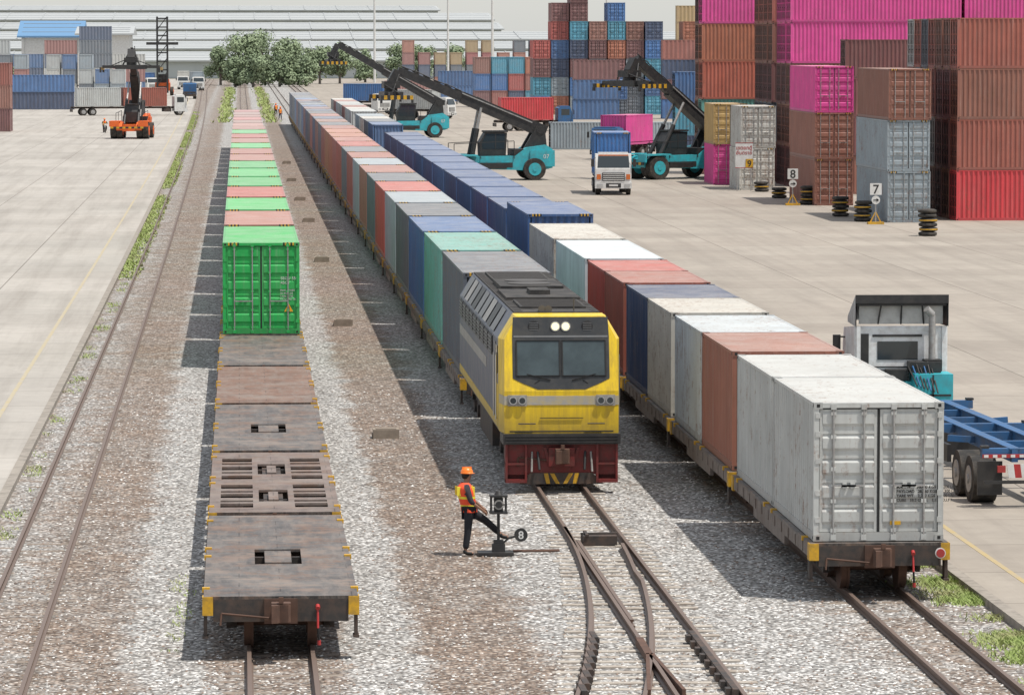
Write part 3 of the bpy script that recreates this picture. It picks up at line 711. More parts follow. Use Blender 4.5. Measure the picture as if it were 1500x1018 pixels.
mk('pilot_beam',mb,[LRED,BLK,LGRY],parent=loco)
put('coupler',COUP,parent=loco,loc=(0,.05,.02))
mb=MB(); mb.prism([(-.98,.10),(.98,.10),(.72,.36),(-.72,.36)],'y',-.02,.04,1)
for s in (-1,1):
    for q in range(2):
        x=.04+q*.22; mb.prism([(s*x,.11),(s*(x+.09),.11),(s*(x+.23-.08*q),.35),(s*(x+.13-.08*q),.35)],'y',-.028,-.02,0)
mk('plough',mb,[YEL,STEELD],parent=loco)
LEN=18.6
mb=MB(); mb.prism([(-1.38,1.27),(1.38,1.27),(1.38,3.35),(1.02,ZT),(-1.02,ZT),(-1.38,3.35)],'y',1.35,LEN,0)
for s in (-1,1):
    X=s*1.38
    mb.box(*sorted((X,X+s*.012)),1.36,LEN-.1,1.30,1.50,1)
    mb.box(*sorted((X,X+s*.010)),1.36,2.0,1.51,2.3,1)
    mb.box(*sorted((X,X+s*.010)),6.0,LEN-.1,2.35,2.6,2)
    mb.box(*sorted((X,X+s*.02)),1.5,2.05,2.55,3.2,3); mb.box(*sorted((X,X+s*.02)),2.2,2.8,1.55,3.25,6)
    for q in range(9):
        y=3.4+q*1.65; mb.box(*sorted((X,X+s*.035)),y,y+1.35,2.85,3.3,4)
        for r in range(5): mb.box(*sorted((X+s*.035,X+s*.05)),y+.05,y+1.3,2.89+r*.085,2.92+r*.085,6)
        p=Vector((s*1.36,0,3.40)); q2=Vector((s*1.05,0,ZT-.04)); nrm=Vector((s*.86,0,.51))*.02
        mi=[6,4,2,6,6,4,6,2,6][q]
        vs=[p+nrm+Vector((0,y,0)),p+nrm+Vector((0,y+1.3,0)),q2+nrm+Vector((0,y+1.3,0)),q2+nrm+Vector((0,y,0))]
        mb.add(vs,[(0,1,2,3) if s>0 else (3,2,1,0)],mi)
    mb.cyl((s*1.44,1.25,1.5),(s*1.44,1.25,3.0),.018,8,5); mb.cyl((s*1.44,2.12,1.5),(s*1.44,2.12,3.0),.018,8,5)
hull=mk('body',mb,[LNAV,LYEL,LGRY,GLASS,BLK,CHROME,LMID],parent=loco)
mb=MB(); mb.box(-1.0,1.0,1.37,LEN-.05,ZT,ZT+.04,0)
mb.box(-.78,.78,2.6,5.4,ZT+.04,ZT+.09,0); mb.box(-.9,.9,5.9,9.4,ZT+.04,ZT+.11,0); mb.box(-.8,.8,9.9,13.2,ZT+.04,ZT+.15,0); mb.box(-.75,.75,13.8,17.6,ZT+.04,ZT+.10,0)
mb.box(-.25,.25,7.0,8.2,ZT+.11,ZT+.22,0)
for y,z in ((11.0,.15),(12.3,.15)):
    mb.cyl((0,y,ZT+z),(0,y,ZT+z+.02),.55,24,1)
for q in range(14): mb.box(-.7,.7,14.0+q*.25,14.08+q*.25,ZT+.10,ZT+.115,1)
for q in range(9): mb.box(-.72,.72,2.75+q*.3,2.80+q*.3,ZT+.09,ZT+.105,1)
for q in range(30):
    y=1.5+q*.56; mb.box(-.98,-.80,y,y+.05,ZT+.04,ZT+.055,1); mb.box(.80,.98,y,y+.05,ZT+.04,ZT+.055,1)
mb.cyl((-.35,1.9,ZT+.06),(-.35,1.45,ZT+.10),.05,10,1,.09); mb.cyl((-.2,1.9,ZT+.06),(-.2,1.45,ZT+.10),.05,10,1,.09); mb.cyl((.4,1.5,ZT+.05),(.4,1.5,ZT+.35),.015,6,1)
mk('roof_equipment',mb,[LROOF,simple('roof_grey',(.08,.072,.066),.6,0,.3,3)],parent=loco)
for yb in (3.6,15.0):
    mb=MB()
    for s in (-1,1):
        mb.prism([(-2.1,.45),(-1.8,.8),(1.8,.8),(2.1,.45),(1.5,.4),(.9,.55),(-.9,.55),(-1.5,.4)],'x',s*.9,s*1.02,0)
        for y in (-1.6,0,1.6):
            mb.cyl((s*.46,y,.48),(s*.60,y,.48),.48,22,1); mb.cyl((s*1.02,y,.48),(s*1.10,y,.48),.17,12,0)
            mb.cyl((s*.96,y-.35,.5),(s*.96,y-.35,.9),.08,8,0)
    mb.box(-.9,.9,-1.9,1.9,.6,.85,0)
    mk('bogie',mb,[STEELD,RUSTM],parent=loco,loc=(0,yb,0))
mb=MB(); mb.box(-1.2,1.2,6.6,11.9,.35,1.1); mb.box(-1.25,1.25,1.0,LEN,1.05,1.27); mk('fuel_tank',mb,[STEELD],parent=loco)

# ------------------------------------------------ switch stand
ss=put('switch_stand',None,loc=(5.2,85.3,-.1),label='black point lever stand with round number 8 weight',cat='railway switch stand')
mb=MB(); mb.box(-.42,.3,-.22,.22,0,.06); mb.box(-.13,.13,-.1,.1,.06,.22); mb.cyl((0,0,.2),(0,0,.85),.03,10); mb.box(-.1,.1,-.08,.08,.22,.3)
mk('base',mb,[BLK],parent=ss)
mb=MB()
for s in (-1,1):
    for q in (-1,1): mb.box(s*.15-.015,s*.15+.015,q*.13-.015,q*.13+.015,.86,1.2)
mb.box(-.18,.18,-.16,.16,.84,.88); mb.box(-.18,.18,-.16,.16,1.18,1.22); mb.box(-.09,.09,-.08,.08,.88,1.16); mb.box(-.03,.03,-.10,-.08,.95,1.12,1)
mb.cyl((-.0,-.14,1.03),(0,-.16,1.03),.10,16,1); mb.cyl((0,-.161,1.03),(0,-.17,1.03),.07,16,0); mb.cyl((0,0,1.22),(0,0,1.30),.09,12,0,.05)
mb.beam((-.17,-.15,1.03),(.17,-.15,1.03),.02,.02)
mk('lamp_cage',mb,[BLK,LGRY],parent=ss)
mb=MB(); mb.beam((.0,-.05,.16),(.20,-.08,.34),.05,.04); mb.beam((.2,-.08,.34),(.42,-.1,.40),.05,.04); mb.cyl((.45,-.14,.41),(.45,-.06,.41),.135,24)
lv=mk('lever',mb,[BLK],parent=ss)
text('8',.22,WHT,lv,(.45,-.144,.335),align='CENTER',name='number',off=.004)
mb=MB(); mb.cyl((.3,0,.06),(1.25,.05,.06),.022,8); mb.cyl((.3,.12,.06),(1.25,.17,.06),.022,8); mk('throw_rod',mb,[RUSTM],parent=ss)

# ------------------------------------------------ people
SKIN=simple('brown_skin',(.26,.14,.09),.55,0,.08)
TROU=simple('dark_trousers',(.018,.019,.024),.85,0,.3,12)
SHIRT=simple('dark_shirt',(.035,.03,.038),.85,0,.2)
VEST=simple('hi_vis_orange',(.90,.09,.03),.6,0,.1,10); VYEL=simple('hi_vis_yellow',(.85,.72,.05),.5,0,.05)
HELM=simple('orange_helmet',(.9,.20,.02),.35,0,.05); BOOT=simple('black_boots',(.012,.012,.012),.6); HAIR=simple('black_hair',(.01,.009,.008),.7)
def skinm(name,verts,edges,mat,parent,sub=2):
    me=bpy.data.meshes.new(name); me.from_pydata([v_[:3] for v_ in verts],edges,[]) 
    o=bpy.data.objects.new(name,me); COL.objects.link(o)
    md=o.modifiers.new('s','SKIN')
    dl=me.skin_vertices[0].data
    for i,v_ in enumerate(verts): 
        r=v_[3]; dl[i].radius=(r,r) if not isinstance(r,tuple) else r
        dl[i].use_root=(i==0)
    sb=o.modifiers.new('b','SUBSURF'); sb.levels=sub; sb.render_levels=sub
    bpy.context.view_layer.update()
    m2=bpy.data.meshes.new_from_object(o.evaluated_get(bpy.context.evaluated_depsgraph_get()))
    o.modifiers.clear(); o.data=m2; m2.materials.clear(); m2.materials.append(mat)
    for p in m2.polygons: p.use_smooth=True
    o.parent=parent; return o
def person(name_loc,rz,pose,label,z=0):
    e=put('person',None,loc=name_loc,rz=rz,label=label,cat='person')
    H,SL,RL,SA,RA=pose['head'],pose['legL'],pose['legR'],pose['armL'],pose['armR']
    pel=pose['pelvis']; ch=pose['chest']
    V=[(*pel,.13),(pel[0]*.5+ch[0]*.5,0,(pel[2]+ch[2])/2,.12),(*ch,.14),(ch[0]+.03,0,ch[2]+.16,.055),(H[0],0,H[2]-.07,.075),(H[0]+.01,0,H[2]+.02,.095),(H[0],0,H[2]+.09,.07),(H[0]+.095,0,H[2]-.015,.018)]
    E=[(0,1),(1,2),(2,3),(3,4),(4,5),(5,6),(5,7)]
    for leg in (SL,RL):
        o=len(V); V+=[(*leg[0],.085),(*leg[1],.058),(*leg[2],.04),(*leg[3],.035)]; E+=[(0,o),(o,o+1),(o+1,o+2),(o+2,o+3)]
    for arm in (SA,RA):
        o=len(V); V+=[(*arm[0],.055),(*arm[1],.04),(*arm[2],.028),(*arm[3],.034)]; E+=[(2,o),(o,o+1),(o+1,o+2),(o+2,o+3)]
        w_,h_=Vector(arm[2]),Vector(arm[3]); d=(h_-w_).normalized(); sd=d.cross(Vector((.3,0,1))).normalized(); dn=sd.cross(d).normalized()
        if dn.z>0: dn=-dn
        for q,l in enumerate((.075,.085,.08,.06)):
            st=h_+sd*(q-1.5)*.02; k=len(V)
            m1=st+d*l*.55+dn*.012; m2=st+d*l*.85+dn*.04
            V+=[(*m1,.0085),(*m2,.007)]; E+=[(o+3,k),(k,k+1)]
        k=len(V); t1=h_+sd*.045-d*.02; V+=[(*t1,.010),(*(t1+d*.03+dn*.02),.008)]; E+=[(o+3,k),(k,k+1)]
    bd=skinm('body',V,E,SKIN,e)
    V=[(*pel,.155)];E=[]
    for leg in (SL,RL):
        o=len(V); an=Vector(leg[1]).lerp(Vector(leg[2]),.92); V+=[(*leg[0],.108),(*leg[1],.078),(*an,.068)]; E+=[(0,o),(o,o+1),(o+1,o+2)]
    skinm('trousers',V,E,TROU,e)
    for leg in (SL,RL):
        a_,t_=Vector(leg[2]),Vector(leg[3]); skinm('boot',[(*(a_+Vector((0,0,.04))),.058),(*(a_-Vector((.02,0,.03))),.055),(*t_,.045)],[(0,1),(1,2)],BOOT,e,1)
    V=[(*ch,.165)];E=[]
    V.append((ch[0]-.01,0,ch[2]-.2,.15)); E.append((0,1)); V.append((ch[0]+.03,0,ch[2]+.12,.07)); E.append((0,2))
    for arm in (SA,RA):
        o=len(V); s0=Vector(arm[0]); s1=Vector(arm[1]); V+=[(*s0,.072),(*s1,.058),(*s1.lerp(Vector(arm[2]),.35),.050)]; E+=[(0,o),(o,o+1),(o+1,o+2)]
    skinm('shirt',V,E,SHIRT,e)
    mb=MB(); rings=[];mis=[]
    N_=24
    RY=[.20,.195,.19,.19,.195,.20,.21,.22,.228,.232,.225,.185,.10]; RX=[.165,.165,.16,.16,.165,.17,.175,.178,.178,.17,.158,.125,.08]
    for i in range(N_+1):
        t=i/N_; z=pel[2]-.06+(ch[2]+.16-pel[2]+.06)*t; x=pel[0]+(ch[0]-pel[0])*min(1,t*1.2)
        j=min(11,i//2); f=(i/2)-j
        ry=RY[j]*(1-f)+RY[j+1]*f; rx=RX[j]*(1-f)+RX[j+1]*f
        rings.append((x,0,z,rx,ry)); mis.append(1 if i in (4,5,11,12) else 0)
    mb.loft(rings,20,0,False,mis)
    for s in (-1,1): mb.box(ch[0]-.182,ch[0]+.18,s*.12-.024,s*.12+.024,pel[2]+.28,ch[2]+.08,1)
    mk('safety_vest',mb,[VEST,VYEL],parent=e)
    mb=MB(); hx,hz=H[0],H[2]
    mb.loft([(hx+.02,0,hz+.035,.155,.125),(hx,0,hz+.04,.128,.118),(hx,0,hz+.09,.122,.112),(hx,0,hz+.135,.09,.085),(hx,0,hz+.155,.045,.04),(hx,0,hz+.16,.01,.01)],20)
    mb.box(hx-.1,hx+.1,-.012,.012,hz+.13,hz+.168)
    mk('safety_helmet',mb,[HELM],parent=e)
    mb=MB(); mb.loft([(hx-.03,0,hz-.07,.06,.07),(hx-.025,0,hz-.02,.085,.092),(hx-.02,0,hz+.036,.09,.098)],14); mk('hair',mb,[HAIR],parent=e)
    return e
poseW=dict(pelvis=(.03,0,.95),chest=(-.06,0,1.33),head=(-.02,0,1.64),
 legL=[(.06,.10,.90),(.40,.13,.68),(.70,.13,.40),(.86,.13,.33)],legR=[(.01,-.10,.90),(-.02,-.11,.48),(-.07,-.11,.10),(.10,-.13,.045)],
 armL=[(-.05,.20,1.41),(.10,.26,1.15),(.32,.2,.96),(.40,.16,.89)],armR=[(-.06,-.21,1.41),(.02,-.30,1.12),(.24,-.24,.96),(.33,-.19,.89)])
person((4.58,85.35,-.12),R(6),poseW,'railway worker in orange vest and helmet, foot on point lever')
poseS=dict(pelvis=(0,0,.93),chest=(.01,0,1.30),head=(.05,0,1.60),
 legL=[(0,.10,.88),(.08,.11,.48),(.1,.11,.10),(.26,.13,.045)],legR=[(.0,-.10,.88),(-.06,-.11,.48),(-.15,-.11,.10),(.02,-.13,.045)],
 armL=[(.0,.20,1.38),(-.02,.26,1.10),(.1,.26,.88),(.13,.26,.79)],armR=[(0,-.20,1.38),(.04,-.27,1.10),(.2,-.26,.92),(.26,-.26,.85)])
person((5.3,560,-.12),R(-60),poseS,'track worker in orange vest walking on ballast')
person((5.0,590,-.12),R(120),poseS,'track worker in orange vest standing between tracks')
poseM=dict(pelvis=(0,0,.80),chest=(.08,0,1.17),head=(.14,0,1.47),
 legL=[(.05,.10,.78),(.42,.18,.66),(.35,.16,.28),(.5,.16,.24)],legR=[(.05,-.10,.78),(.42,-.18,.66),(.35,-.16,.28),(.5,-.16,.24)],
 armL=[(.08,.19,1.24),(.3,.28,1.05),(.5,.26,1.0),(.58,.24,1.0)],armR=[(.08,-.19,1.24),(.3,-.28,1.05),(.5,-.26,1.0),(.58,-.24,1.0)])
mc=(-15.2,478,0)
person(mc,R(-80),poseM,'motorcycle rider in helmet riding towards the gate')
mb=MB()
for x in (-.6,.62): mb.cyl((x,-.05,.3),(x,.05,.3),.3,20,0); mb.cyl((x,-.06,.3),(x,.06,.3),.16,12,1)
mb.box(-.55,.25,-.13,.13,.62,.74,0); mb.box(-.3,.3,-.14,.14,.28,.62,2); mb.beam((.62,0,.3),(.45,0,1.0),.08,.08,1); mb.cyl((.48,-.33,1.0),(.48,.33,1.0),.02,8,1); mb.box(.45,.6,-.1,.1,.8,.95,2); mb.beam((.3,0,.62),(.5,0,.85),.2,.1,2)
mk('motorcycle',mb,[TYRE,GALV,WHT],loc=mc,rz=R(-80),label='small white motorcycle crossing the concrete yard',cat='motorcycle')

# ------------------------------------------------ reach stackers
def stripes(mb,x0,x1,y0,y1,z0,z1,n,ma,mbk,axis='x'):
    for i in range(n):
        if axis=='x': mb.box(x0+(x1-x0)*i/n,x0+(x1-x0)*(i+1)/n,y0,y1,z0,z1,ma if i%2 else mbk)
        else: mb.box(x0,x1,y0+(y1-y0)*i/n,y0+(y1-y0)*(i+1)/n,z0,z1,ma if i%2 else mbk)
def reach_stacker(x,y,rz,dx,dz,mat,label,num='07',spread=3.0):
    e=put('reach_stacker',None,loc=(x,y,0),rz=rz,label=label,cat='reach stacker',group='container handling machines')
    mb=MB()
    for s in (-1,1):
        mb.prism([(-3.2,.9),(3.4,.7),(4.4,.9),(4.4,2.3),(3.9,2.6),(2.4,2.4),(1.6,1.8),(-2.6,1.75),(-3.4,1.3)],'y',s*.75,s*1.35,0)
    mb.box(-3.0,4.2,-.75,.75,.8,1.5,0); mb.box(2.7,4.55,-1.45,1.45,1.0,2.2,0)
    for s in (-1,1):
        mb.box(-3.5,-1.3,*sorted((s*1.0,s*2.05)),1.80,1.90,0); mb.box(-3.6,-3.5,*sorted((s*1.0,s*2.05)),1.3,1.9,0)
        mb.prism([(2.2,2.1),(4.1,2.1),(3.9,4.0),(3.3,4.0)],'y',s*.55,s*.8,1)
    for q in range(5): mb.box(4.56,4.60,-1.2,1.2,1.1+q*.18,1.2+q*.18,1)
    mb.box(1.5,2.6,-1.3,1.3,1.6,2.3,1)
    mb.box(-1.6,1.4,-1.38,-1.36,.95,1.3,1); mb.box(-1.2,.9,-1.7,-1.36,.85,1.25,1)
    stripes(mb,-3.72,-3.62,-1.9,1.9,1.1,1.3,12,2,1,'y')
    for s in (-1,1): 
        mb.beam((-3,s*1.4,1.6),(-3,s*1.4,2.7),.05,.05,1); mb.beam((1.5,s*1.4,1.6),(1.5,s*1.4,2.9),.05,.05,1); mb.beam((-3,s*1.4,2.7),(1.5,s*1.4,2.9),.05,.05,1)
        mb.beam((-1,s*1.4,1.6),(-1,s*1.4,2.8),.04,.04,1)
    bd=mk('chassis',mb,[mat,BLK,YEL],parent=e)
    text(num,.45,WHT,bd,(3.9,-1.46,1.6),align='CENTER',name='number')
    for sx_,yy2,r in ((-2.3,1.7,.88),(-2.3,1.05,.88),(3.0,1.5,.82)):
        for s in (-1,1):
            mb=MB(); mb.wheel((0,0,0),r,.6,'y',0,1); mk('wheel',mb,[TYRE,mat],parent=e,loc=(sx_,s*yy2,r))
    mb=MB()
    mb.prism([(-.9,1.7),(1.0,1.7),(1.1,3.5),(-.5,3.55),(-.95,2.8)],'y',-.62,.62,1); mb.box(-.6,1.15,-.7,.7,3.53,3.66,0)
    for s in (-1,1): mb.prism([(-.75,2.3),(.9,2.3),(.95,3.4),(-.45,3.42),(-.78,2.8)],'y',s*.622,s*.635,2)
    mb.box(.2,.26,-.65,.65,2.3,3.5,0)
    mk('cab',mb,[BLK,BLK,GLASS],parent=e)
    p=Vector((3.6,0,3.7)); t=Vector((3.6-dx,0,3.7+dz)); mid=p.lerp(t,.55)
    mb=MB(); mb.beam(p+(p-t).normalized()*.5,mid,.95,.95,0,.9,.85); mb.beam(mid-(t-p).normalized()*.3,t,.68,.66,0,.62,.56)
    mb.cyl(p-Vector((0,.85,0)),p+Vector((0,.85,0)),.3,14,0)
    for s in (-1,1):
        mb.beam(p.lerp(mid,.1)+Vector((0,s*.52,.3)),mid+Vector((0,s*.5,.3)),.04,.08,1)
        a_=Vector((-1.6,s*.75,1.5)); b2=p.lerp(t,.42)+Vector((0,s*.62,-.2)); mm=a_.lerp(b2,.6)
        mb.cyl(a_,mm,.17,14,0); mb.cyl(mm,b2,.10,14,1)
    for q in range(6): mb.beam(mid.lerp(t,q/6)+Vector((0,0,.36)),mid.lerp(t,q/6+.1)+Vector((0,0,.43)),.3,.1,0)
    for q in range(9): mb.cyl(p.lerp(t,q/9)+Vector((0,-.3,.45)),p.lerp(t,(q+1)/9)+Vector((0,-.3,.5 if q%2 else .42)),.04,6,0)
    bm=mk('boom',mb,[BLK,GALV,YEL],parent=e)
    mb=MB(); mb.beam(t,t+Vector((-.5,0,-.9)),.8,.6,0); mb.box(t.x-1.1,t.x+.1,-.7,.7,t.z-1.3,t.z-.8,0); mb.cyl((t.x-.5,0,t.z-1.6),(t.x-.5,0,t.z-1.2),.5,16,0)
    zz=t.z-1.9
    mb.box(t.x-1.2,t.x+.2,-1.6,1.6,zz-.1,zz+.35,0)
    mb.box(t.x-1.0,t.x-.75,-spread,spread,zz,zz+.3,0); mb.box(t.x-.3,t.x-.05,-spread,spread,zz,zz+.3,0)
    for s in (-1,1):
        stripes(mb,t.x-1.7,t.x+.7,*sorted((s*spread,s*(spread+.2))),zz-.2,zz+.1,10,1,0)
        for q in (-1.65,.65): mb.box(t.x+q-.08,t.x+q+.08,*sorted((s*spread,s*(spread+.2))),zz-.45,zz-.2,0)
        mb.cyl((t.x+.1,s*.3,t.z-.2),(t.x-.5,s*.9,zz+.3),.08,8,0)
        mb.cyl((t.x-1.1,s*.5,t.z-1.0),(t.x-.2,s*2.2,zz+.25),.05,6,0)
    mk('spreader',mb,[BLK,YEL],parent=bm)
    return e
reach_stacker(18.6,314,R(6),10.6,4.4,TEAL,'teal reach stacker with long black boom raised sideways')
reach_stacker(17.6,452,R(4),10.8,6.2,TEAL,'teal reach stacker with raised boom, partly behind another')
reach_stacker(32.2,316,R(28),6.8,5.2,TEAL,'teal reach stacker with steep boom beside container stacks')
reach_stacker(-11.3,450,R(84),4.2,5.6,ORANGE,'orange reach stacker facing the tracks on pale concrete','2')

e=put('container_handler',None,loc=(-14.5,800,0),label='tall dark lattice mast of an empty container handler',cat='container handler')
mb=MB()
for s in (-1,1): mb.box(s*.95-.18,s*.95+.18,-.3,.1,.5,14.8)
for q in range(9): mb.box(-.9,.9,-.15,0,1.5+q*1.6,1.75+q*1.6)
for q in range(5): mb.beam((-.9,-.1,2+q*2.6),(.9,-.1,4.4+q*2.6),.1,.15)
mb.box(-3,3,-.6,-.3,9.5,10.0); mk('mast',mb,[BLK],parent=e)
mb=MB(); mb.box(-1.4,1.4,.2,6,.9,2.4,0); mb.box(-.8,.8,1.0,2.6,2.4,4.0,1); mb.box(-1.2,1.2,4.5,6.2,1,3.0,0); mk('chassis',mb,[ORANGE,BLK],parent=e)
for s in (-1,1):
    for y in (.8,5.0):
        mb=MB(); mb.wheel((0,0,0),.8,.6); mk('wheel',mb,[TYRE,ORANGE],parent=e,loc=(s*1.7,y,.8))

# ------------------------------------------------ trucks
OTRIM=simple('orange_trim',(.60,.15,.03),.5)
def truck(x,y,rz,cabmat,label,L=9.5,load=None,loadc='on a truck',trim=False):
    e=put('truck',None,loc=(x,y,0),rz=rz,label=label,cat='truck',group='trucks in the container yard')
    mb=MB()
    mb.prism([(0,.55),(1.75,.55),(1.75,2.6),(1.5,2.75),(.35,2.75),(.05,1.75)],'x',-1.2,1.2,0)
    mb.box(-1.22,1.22,-.08,.35,.45,.85,1 if cabmat!=WHT else 0); mb.box(-.75,.75,-.03,.05,.95,1.5,1)
    for q in range(4): mb.box(-.7,.7,-.045,-.03,1.0+q*.13,1.05+q*.13,0)
    mb.box(-.5,.5,-.085,-.079,.5,.8,1)
    mb.box(-1.0,1.0,.4,1.5,2.75,2.84,0)
    if trim:
        mb.box(-1.0,1.0,.30,.33,2.62,2.70,2)
        for s in (-1,1): mb.box(*sorted((s*.85,s*1.12)),-.02,.0,1.05,1.4,2)
    cb=mk('cab',mb,[cabmat,BLK,OTRIM],parent=e)
    mb=MB()
    p0,p1=(.09,1.82),(.32,2.60)
    mb.add([(-1.08,p0[0]-.02,p0[1]),(1.08,p0[0]-.02,p0[1]),(1.02,p1[0]-.02,p1[1]),(-1.02,p1[0]-.02,p1[1])],[(0,1,2,3)])
    for s in (-1,1): mb.box(*sorted((s*1.2,s*1.21)),.45,1.4,1.8,2.5)
    mk('windscreen',mb,[GLASS],parent=cb)
    for s in (-1,1):
        mb=MB(); mb.box(*sorted((s*.72,s*1.1)),-.10,-.08,.55,.75); mk('headlight',mb,[CHROME],parent=cb)
        mb=MB(); mb.box(*sorted((s*1.3,s*1.5)),-.05,.02,1.9,2.4); mb.beam((s*1.2,.1,2.5),(s*1.4,0,2.4),.03,.03); mk('mirror',mb,[BLK],parent=cb)
    mb=MB(); mb.box(-1.0,1.0,-.09,-.082,.88,.93,0); mb.box(-.3,.3,-.10,-.086,.6,.72,0); mk('number_plate',mb,[WHT],parent=cb)
    mb=MB()
    for s in (-1,1): mb.box(*sorted((s*.4,s*.5)),1.5,L,.95,1.2)
    for q in range(6): mb.box(-1.15,1.15,2.2+q*(L-2.6)/5,2.4+q*(L-2.6)/5,1.08,1.24)
    mb.box(-1.1,-.55,2.2,3.2,.5,.95); mb.box(.55,1.1,2.2,3.2,.5,.95); mb.box(-1.2,1.2,L-.1,L,.5,.9)
    mk('chassis',mb,[STEELD],parent=e)
    for yy2 in (1.0,L-2.9,L-1.6):
        for s in (-1,1):
            mb=MB(); mb.wheel((0,0,0),.5,.3 if yy2<2 else .55,'x'); mk('wheel',mb,[TYRE,GALV],parent=e,loc=(s*(1.02 if yy2<2 else .92),yy2,.5))
    M_=Matrix.Rotation(rz,4,'Z')
    if load:
        for k_,(c,Ls,yo,do) in enumerate(load):
            p=M_@Vector((0,yo,0)); container(c,Ls,HC if trim else HS,x+p.x,y+p.y,1.25,kind='in' if do else 'end',rz=rz,where=loadc,group='containers carried on trucks',haze=.04)
    return e
truck(24.9,282,R(-3),WHT,'white cab truck carrying a blue container, facing the tracks',8.6,[('rblue',L20,1.95,0)],trim=True)
truck(-7.5,590,R(100),WHT,'white truck pulling a long trailer with two containers',16,[('bred',L20,2.8,0),('grey',L20,9.2,0)],'on a long trailer')
truck(31.4,366,R(-28),TRBLUE,'truck with trailer carrying a magenta container',9,[('pink',L20,2.3,0)])
truck(38,485,R(95),TRBLUE,'blue truck with bright red container',9,[('bright',L20,2.3,0)])
truck(-8.5,880,R(5),WHT,'white truck parked far down the yard',9,[('gblue',L20,2.3,0)])
truck(-12.0,900,R(0),WHT,'white truck parked far down the yard',9,[('white',L20,2.3,0)])
truck(-17.5,860,R(20),WHT,'white truck parked far down the yard',9,[('blue',L20,2.3,0)])
truck(-8.9,760,R(180),TRBLUE,'blue truck waiting near the tracks',9,None)
truck(24,640,R(80),TRBLUE,'blue truck far along the yard road',9,[('blue',L20,2.3,0)])
truck(20.5,600,R(30),WHT,'white truck near the train far off',9,None)
truck(28,560,R(60),WHT,'white truck turning in the yard',9,[('grey',L20,2.3,0)])

tr=put('tractor_truck',None,loc=(17.15,108.2,0),label='white and teal tractor truck seen from behind, hitched to trailer',cat='truck')
TW=simple('truck_white',(.78,.79,.79),.4,0,.06,2,(.35,.31,.27),.5,3)
mb=MB(); mb.prism([(.9,.9),(3.0,.9),(3.0,2.3),(2.8,2.75),(.9,2.9)],'x',-1.22,1.22,0)
mb.box(-1.22,1.22,.86,.90,1.1,2.85,0)
for s in (-1,1): mb.box(s*1.12-.05,s*1.12+.05,.80,.86,1.0,2.9,0)
mb.box(-1.05,-.85,.82,.86,1.3,2.7,1); mb.box(-.8,.15,.82,.86,1.2,1.45,1); mb.box(-.75,.55,.83,.86,2.62,2.68,1)
for q in range(4): mb.box(-1.0,.2,.84,.86,1.55+q*.09,1.58+q*.09,1)
cb=mk('cab',mb,[TW,BLK],parent=tr)
mb=MB(); mb.box(-.62,.44,.845,.859,2.02,2.50); mk('rear_window',mb,[GLASS],parent=cb)
mb=MB()
mb.add([(-1.22,.7,3.72),(1.22,.7,3.72),(1.15,2.6,3.05),(-1.15,2.6,3.05),(-1.22,.7,3.62),(1.22,.7,3.62),(1.1,2.5,2.95),(-1.1,2.5,2.95)],[(0,1,2,3),(7,6,5,4),(4,5,1,0)],0)
for s in (-1,1): mb.add([(s*1.22,.7,3.72),(s*1.22,.7,2.9),(s*1.15,2.6,2.9),(s*1.15,2.6,3.05)],[(0,1,2,3) if s<0 else (3,2,1,0)],0); mb.add([(s*1.19,.72,3.66),(s*1.19,.72,2.9),(s*1.1,2.5,2.9),(s*1.1,2.5,3.0)],[(3,2,1,0) if s<0 else (0,1,2,3)],1)
mb.box(-1.22,1.22,.68,.73,3.50,3.72,1); mb.box(-1.1,1.1,.9,.95,2.95,3.42,0); mb.box(-1.18,1.18,.75,.8,3.43,3.49,1)
for x in (-.6,0,.6): mb.beam((x,.92,2.95),(x*.9,.78,3.45),.04,.04,1)
mk('roof_deflector',mb,[simple('deflector_grey',(.50,.50,.48),.6,0,.2,2,(.2,.18,.16),.5),BLK],parent=cb)
mb=MB(); mb.cyl((.78,.65,1.5),(.78,.65,3.2),.09,14,0); mb.cyl((.78,.65,3.2),(.62,.6,3.36),.10,14,0); mb.box(.55,1.0,.35,.8,1.75,2.05,1)
mk('air_intake',mb,[GALV,BLK],parent=tr)
mb=MB(); mb.box(.2,1.2,-.2,.75,.8,1.72,0); mb.box(-1.2,.2,.2,.7,.8,1.15,0); mb.box(-.3,.2,.2,.7,1.16,1.5,0); mb.box(.15,.95,.2,.8,1.73,2.0,2); mb.box(-.45,.1,.3,.7,1.52,1.8,2)
for q in range(7): mb.cyl((.1+q*.1,.3,1.9+.05*(q%3)),(.2+q*.09,-.6,1.45-.03*q),.022,6,[2,3,2][q%3])
mb.box(.3,1.15,-.215,-.2,1.15,1.2,2); mb.box(.66,.70,-.215,-.2,.85,1.7,2)
mb.box(-.45,-.33,-4,2.4,.75,1.0,0); mb.box(.33,.45,-4,2.4,.75,1.0,0); mb.cyl((-1.1,-.3,.75),(-1.1,1.0,.75),.28,14,4)
mk('engine_and_tanks',mb,[TEAL,REDP,BLK,TRBLUE,GALV],parent=tr)
for s in (-1,1):
    mb=MB(); mb.box(s*1.42-.1,s*1.42+.1,2.7,2.78,1.95,2.55); mb.beam((s*1.2,2.6,2.5),(s*1.4,2.74,2.5),.04,.04); mk('mirror',mb,[BLK],parent=cb)
    for yy2 in (2.1,-2.2,-3.5):
        mb=MB(); mb.wheel((0,0,0),.51,.55 if yy2<0 else .3); mk('wheel',mb,[TYRE,GALV],parent=tr,loc=(s*.93,yy2,.51))
tl=put('skeletal_trailer',None,loc=(17.55,92.2,0),rz=R(2.2),label='blue skeletal container trailer, empty, with striped rear boards',cat='trailer')
mb=MB()
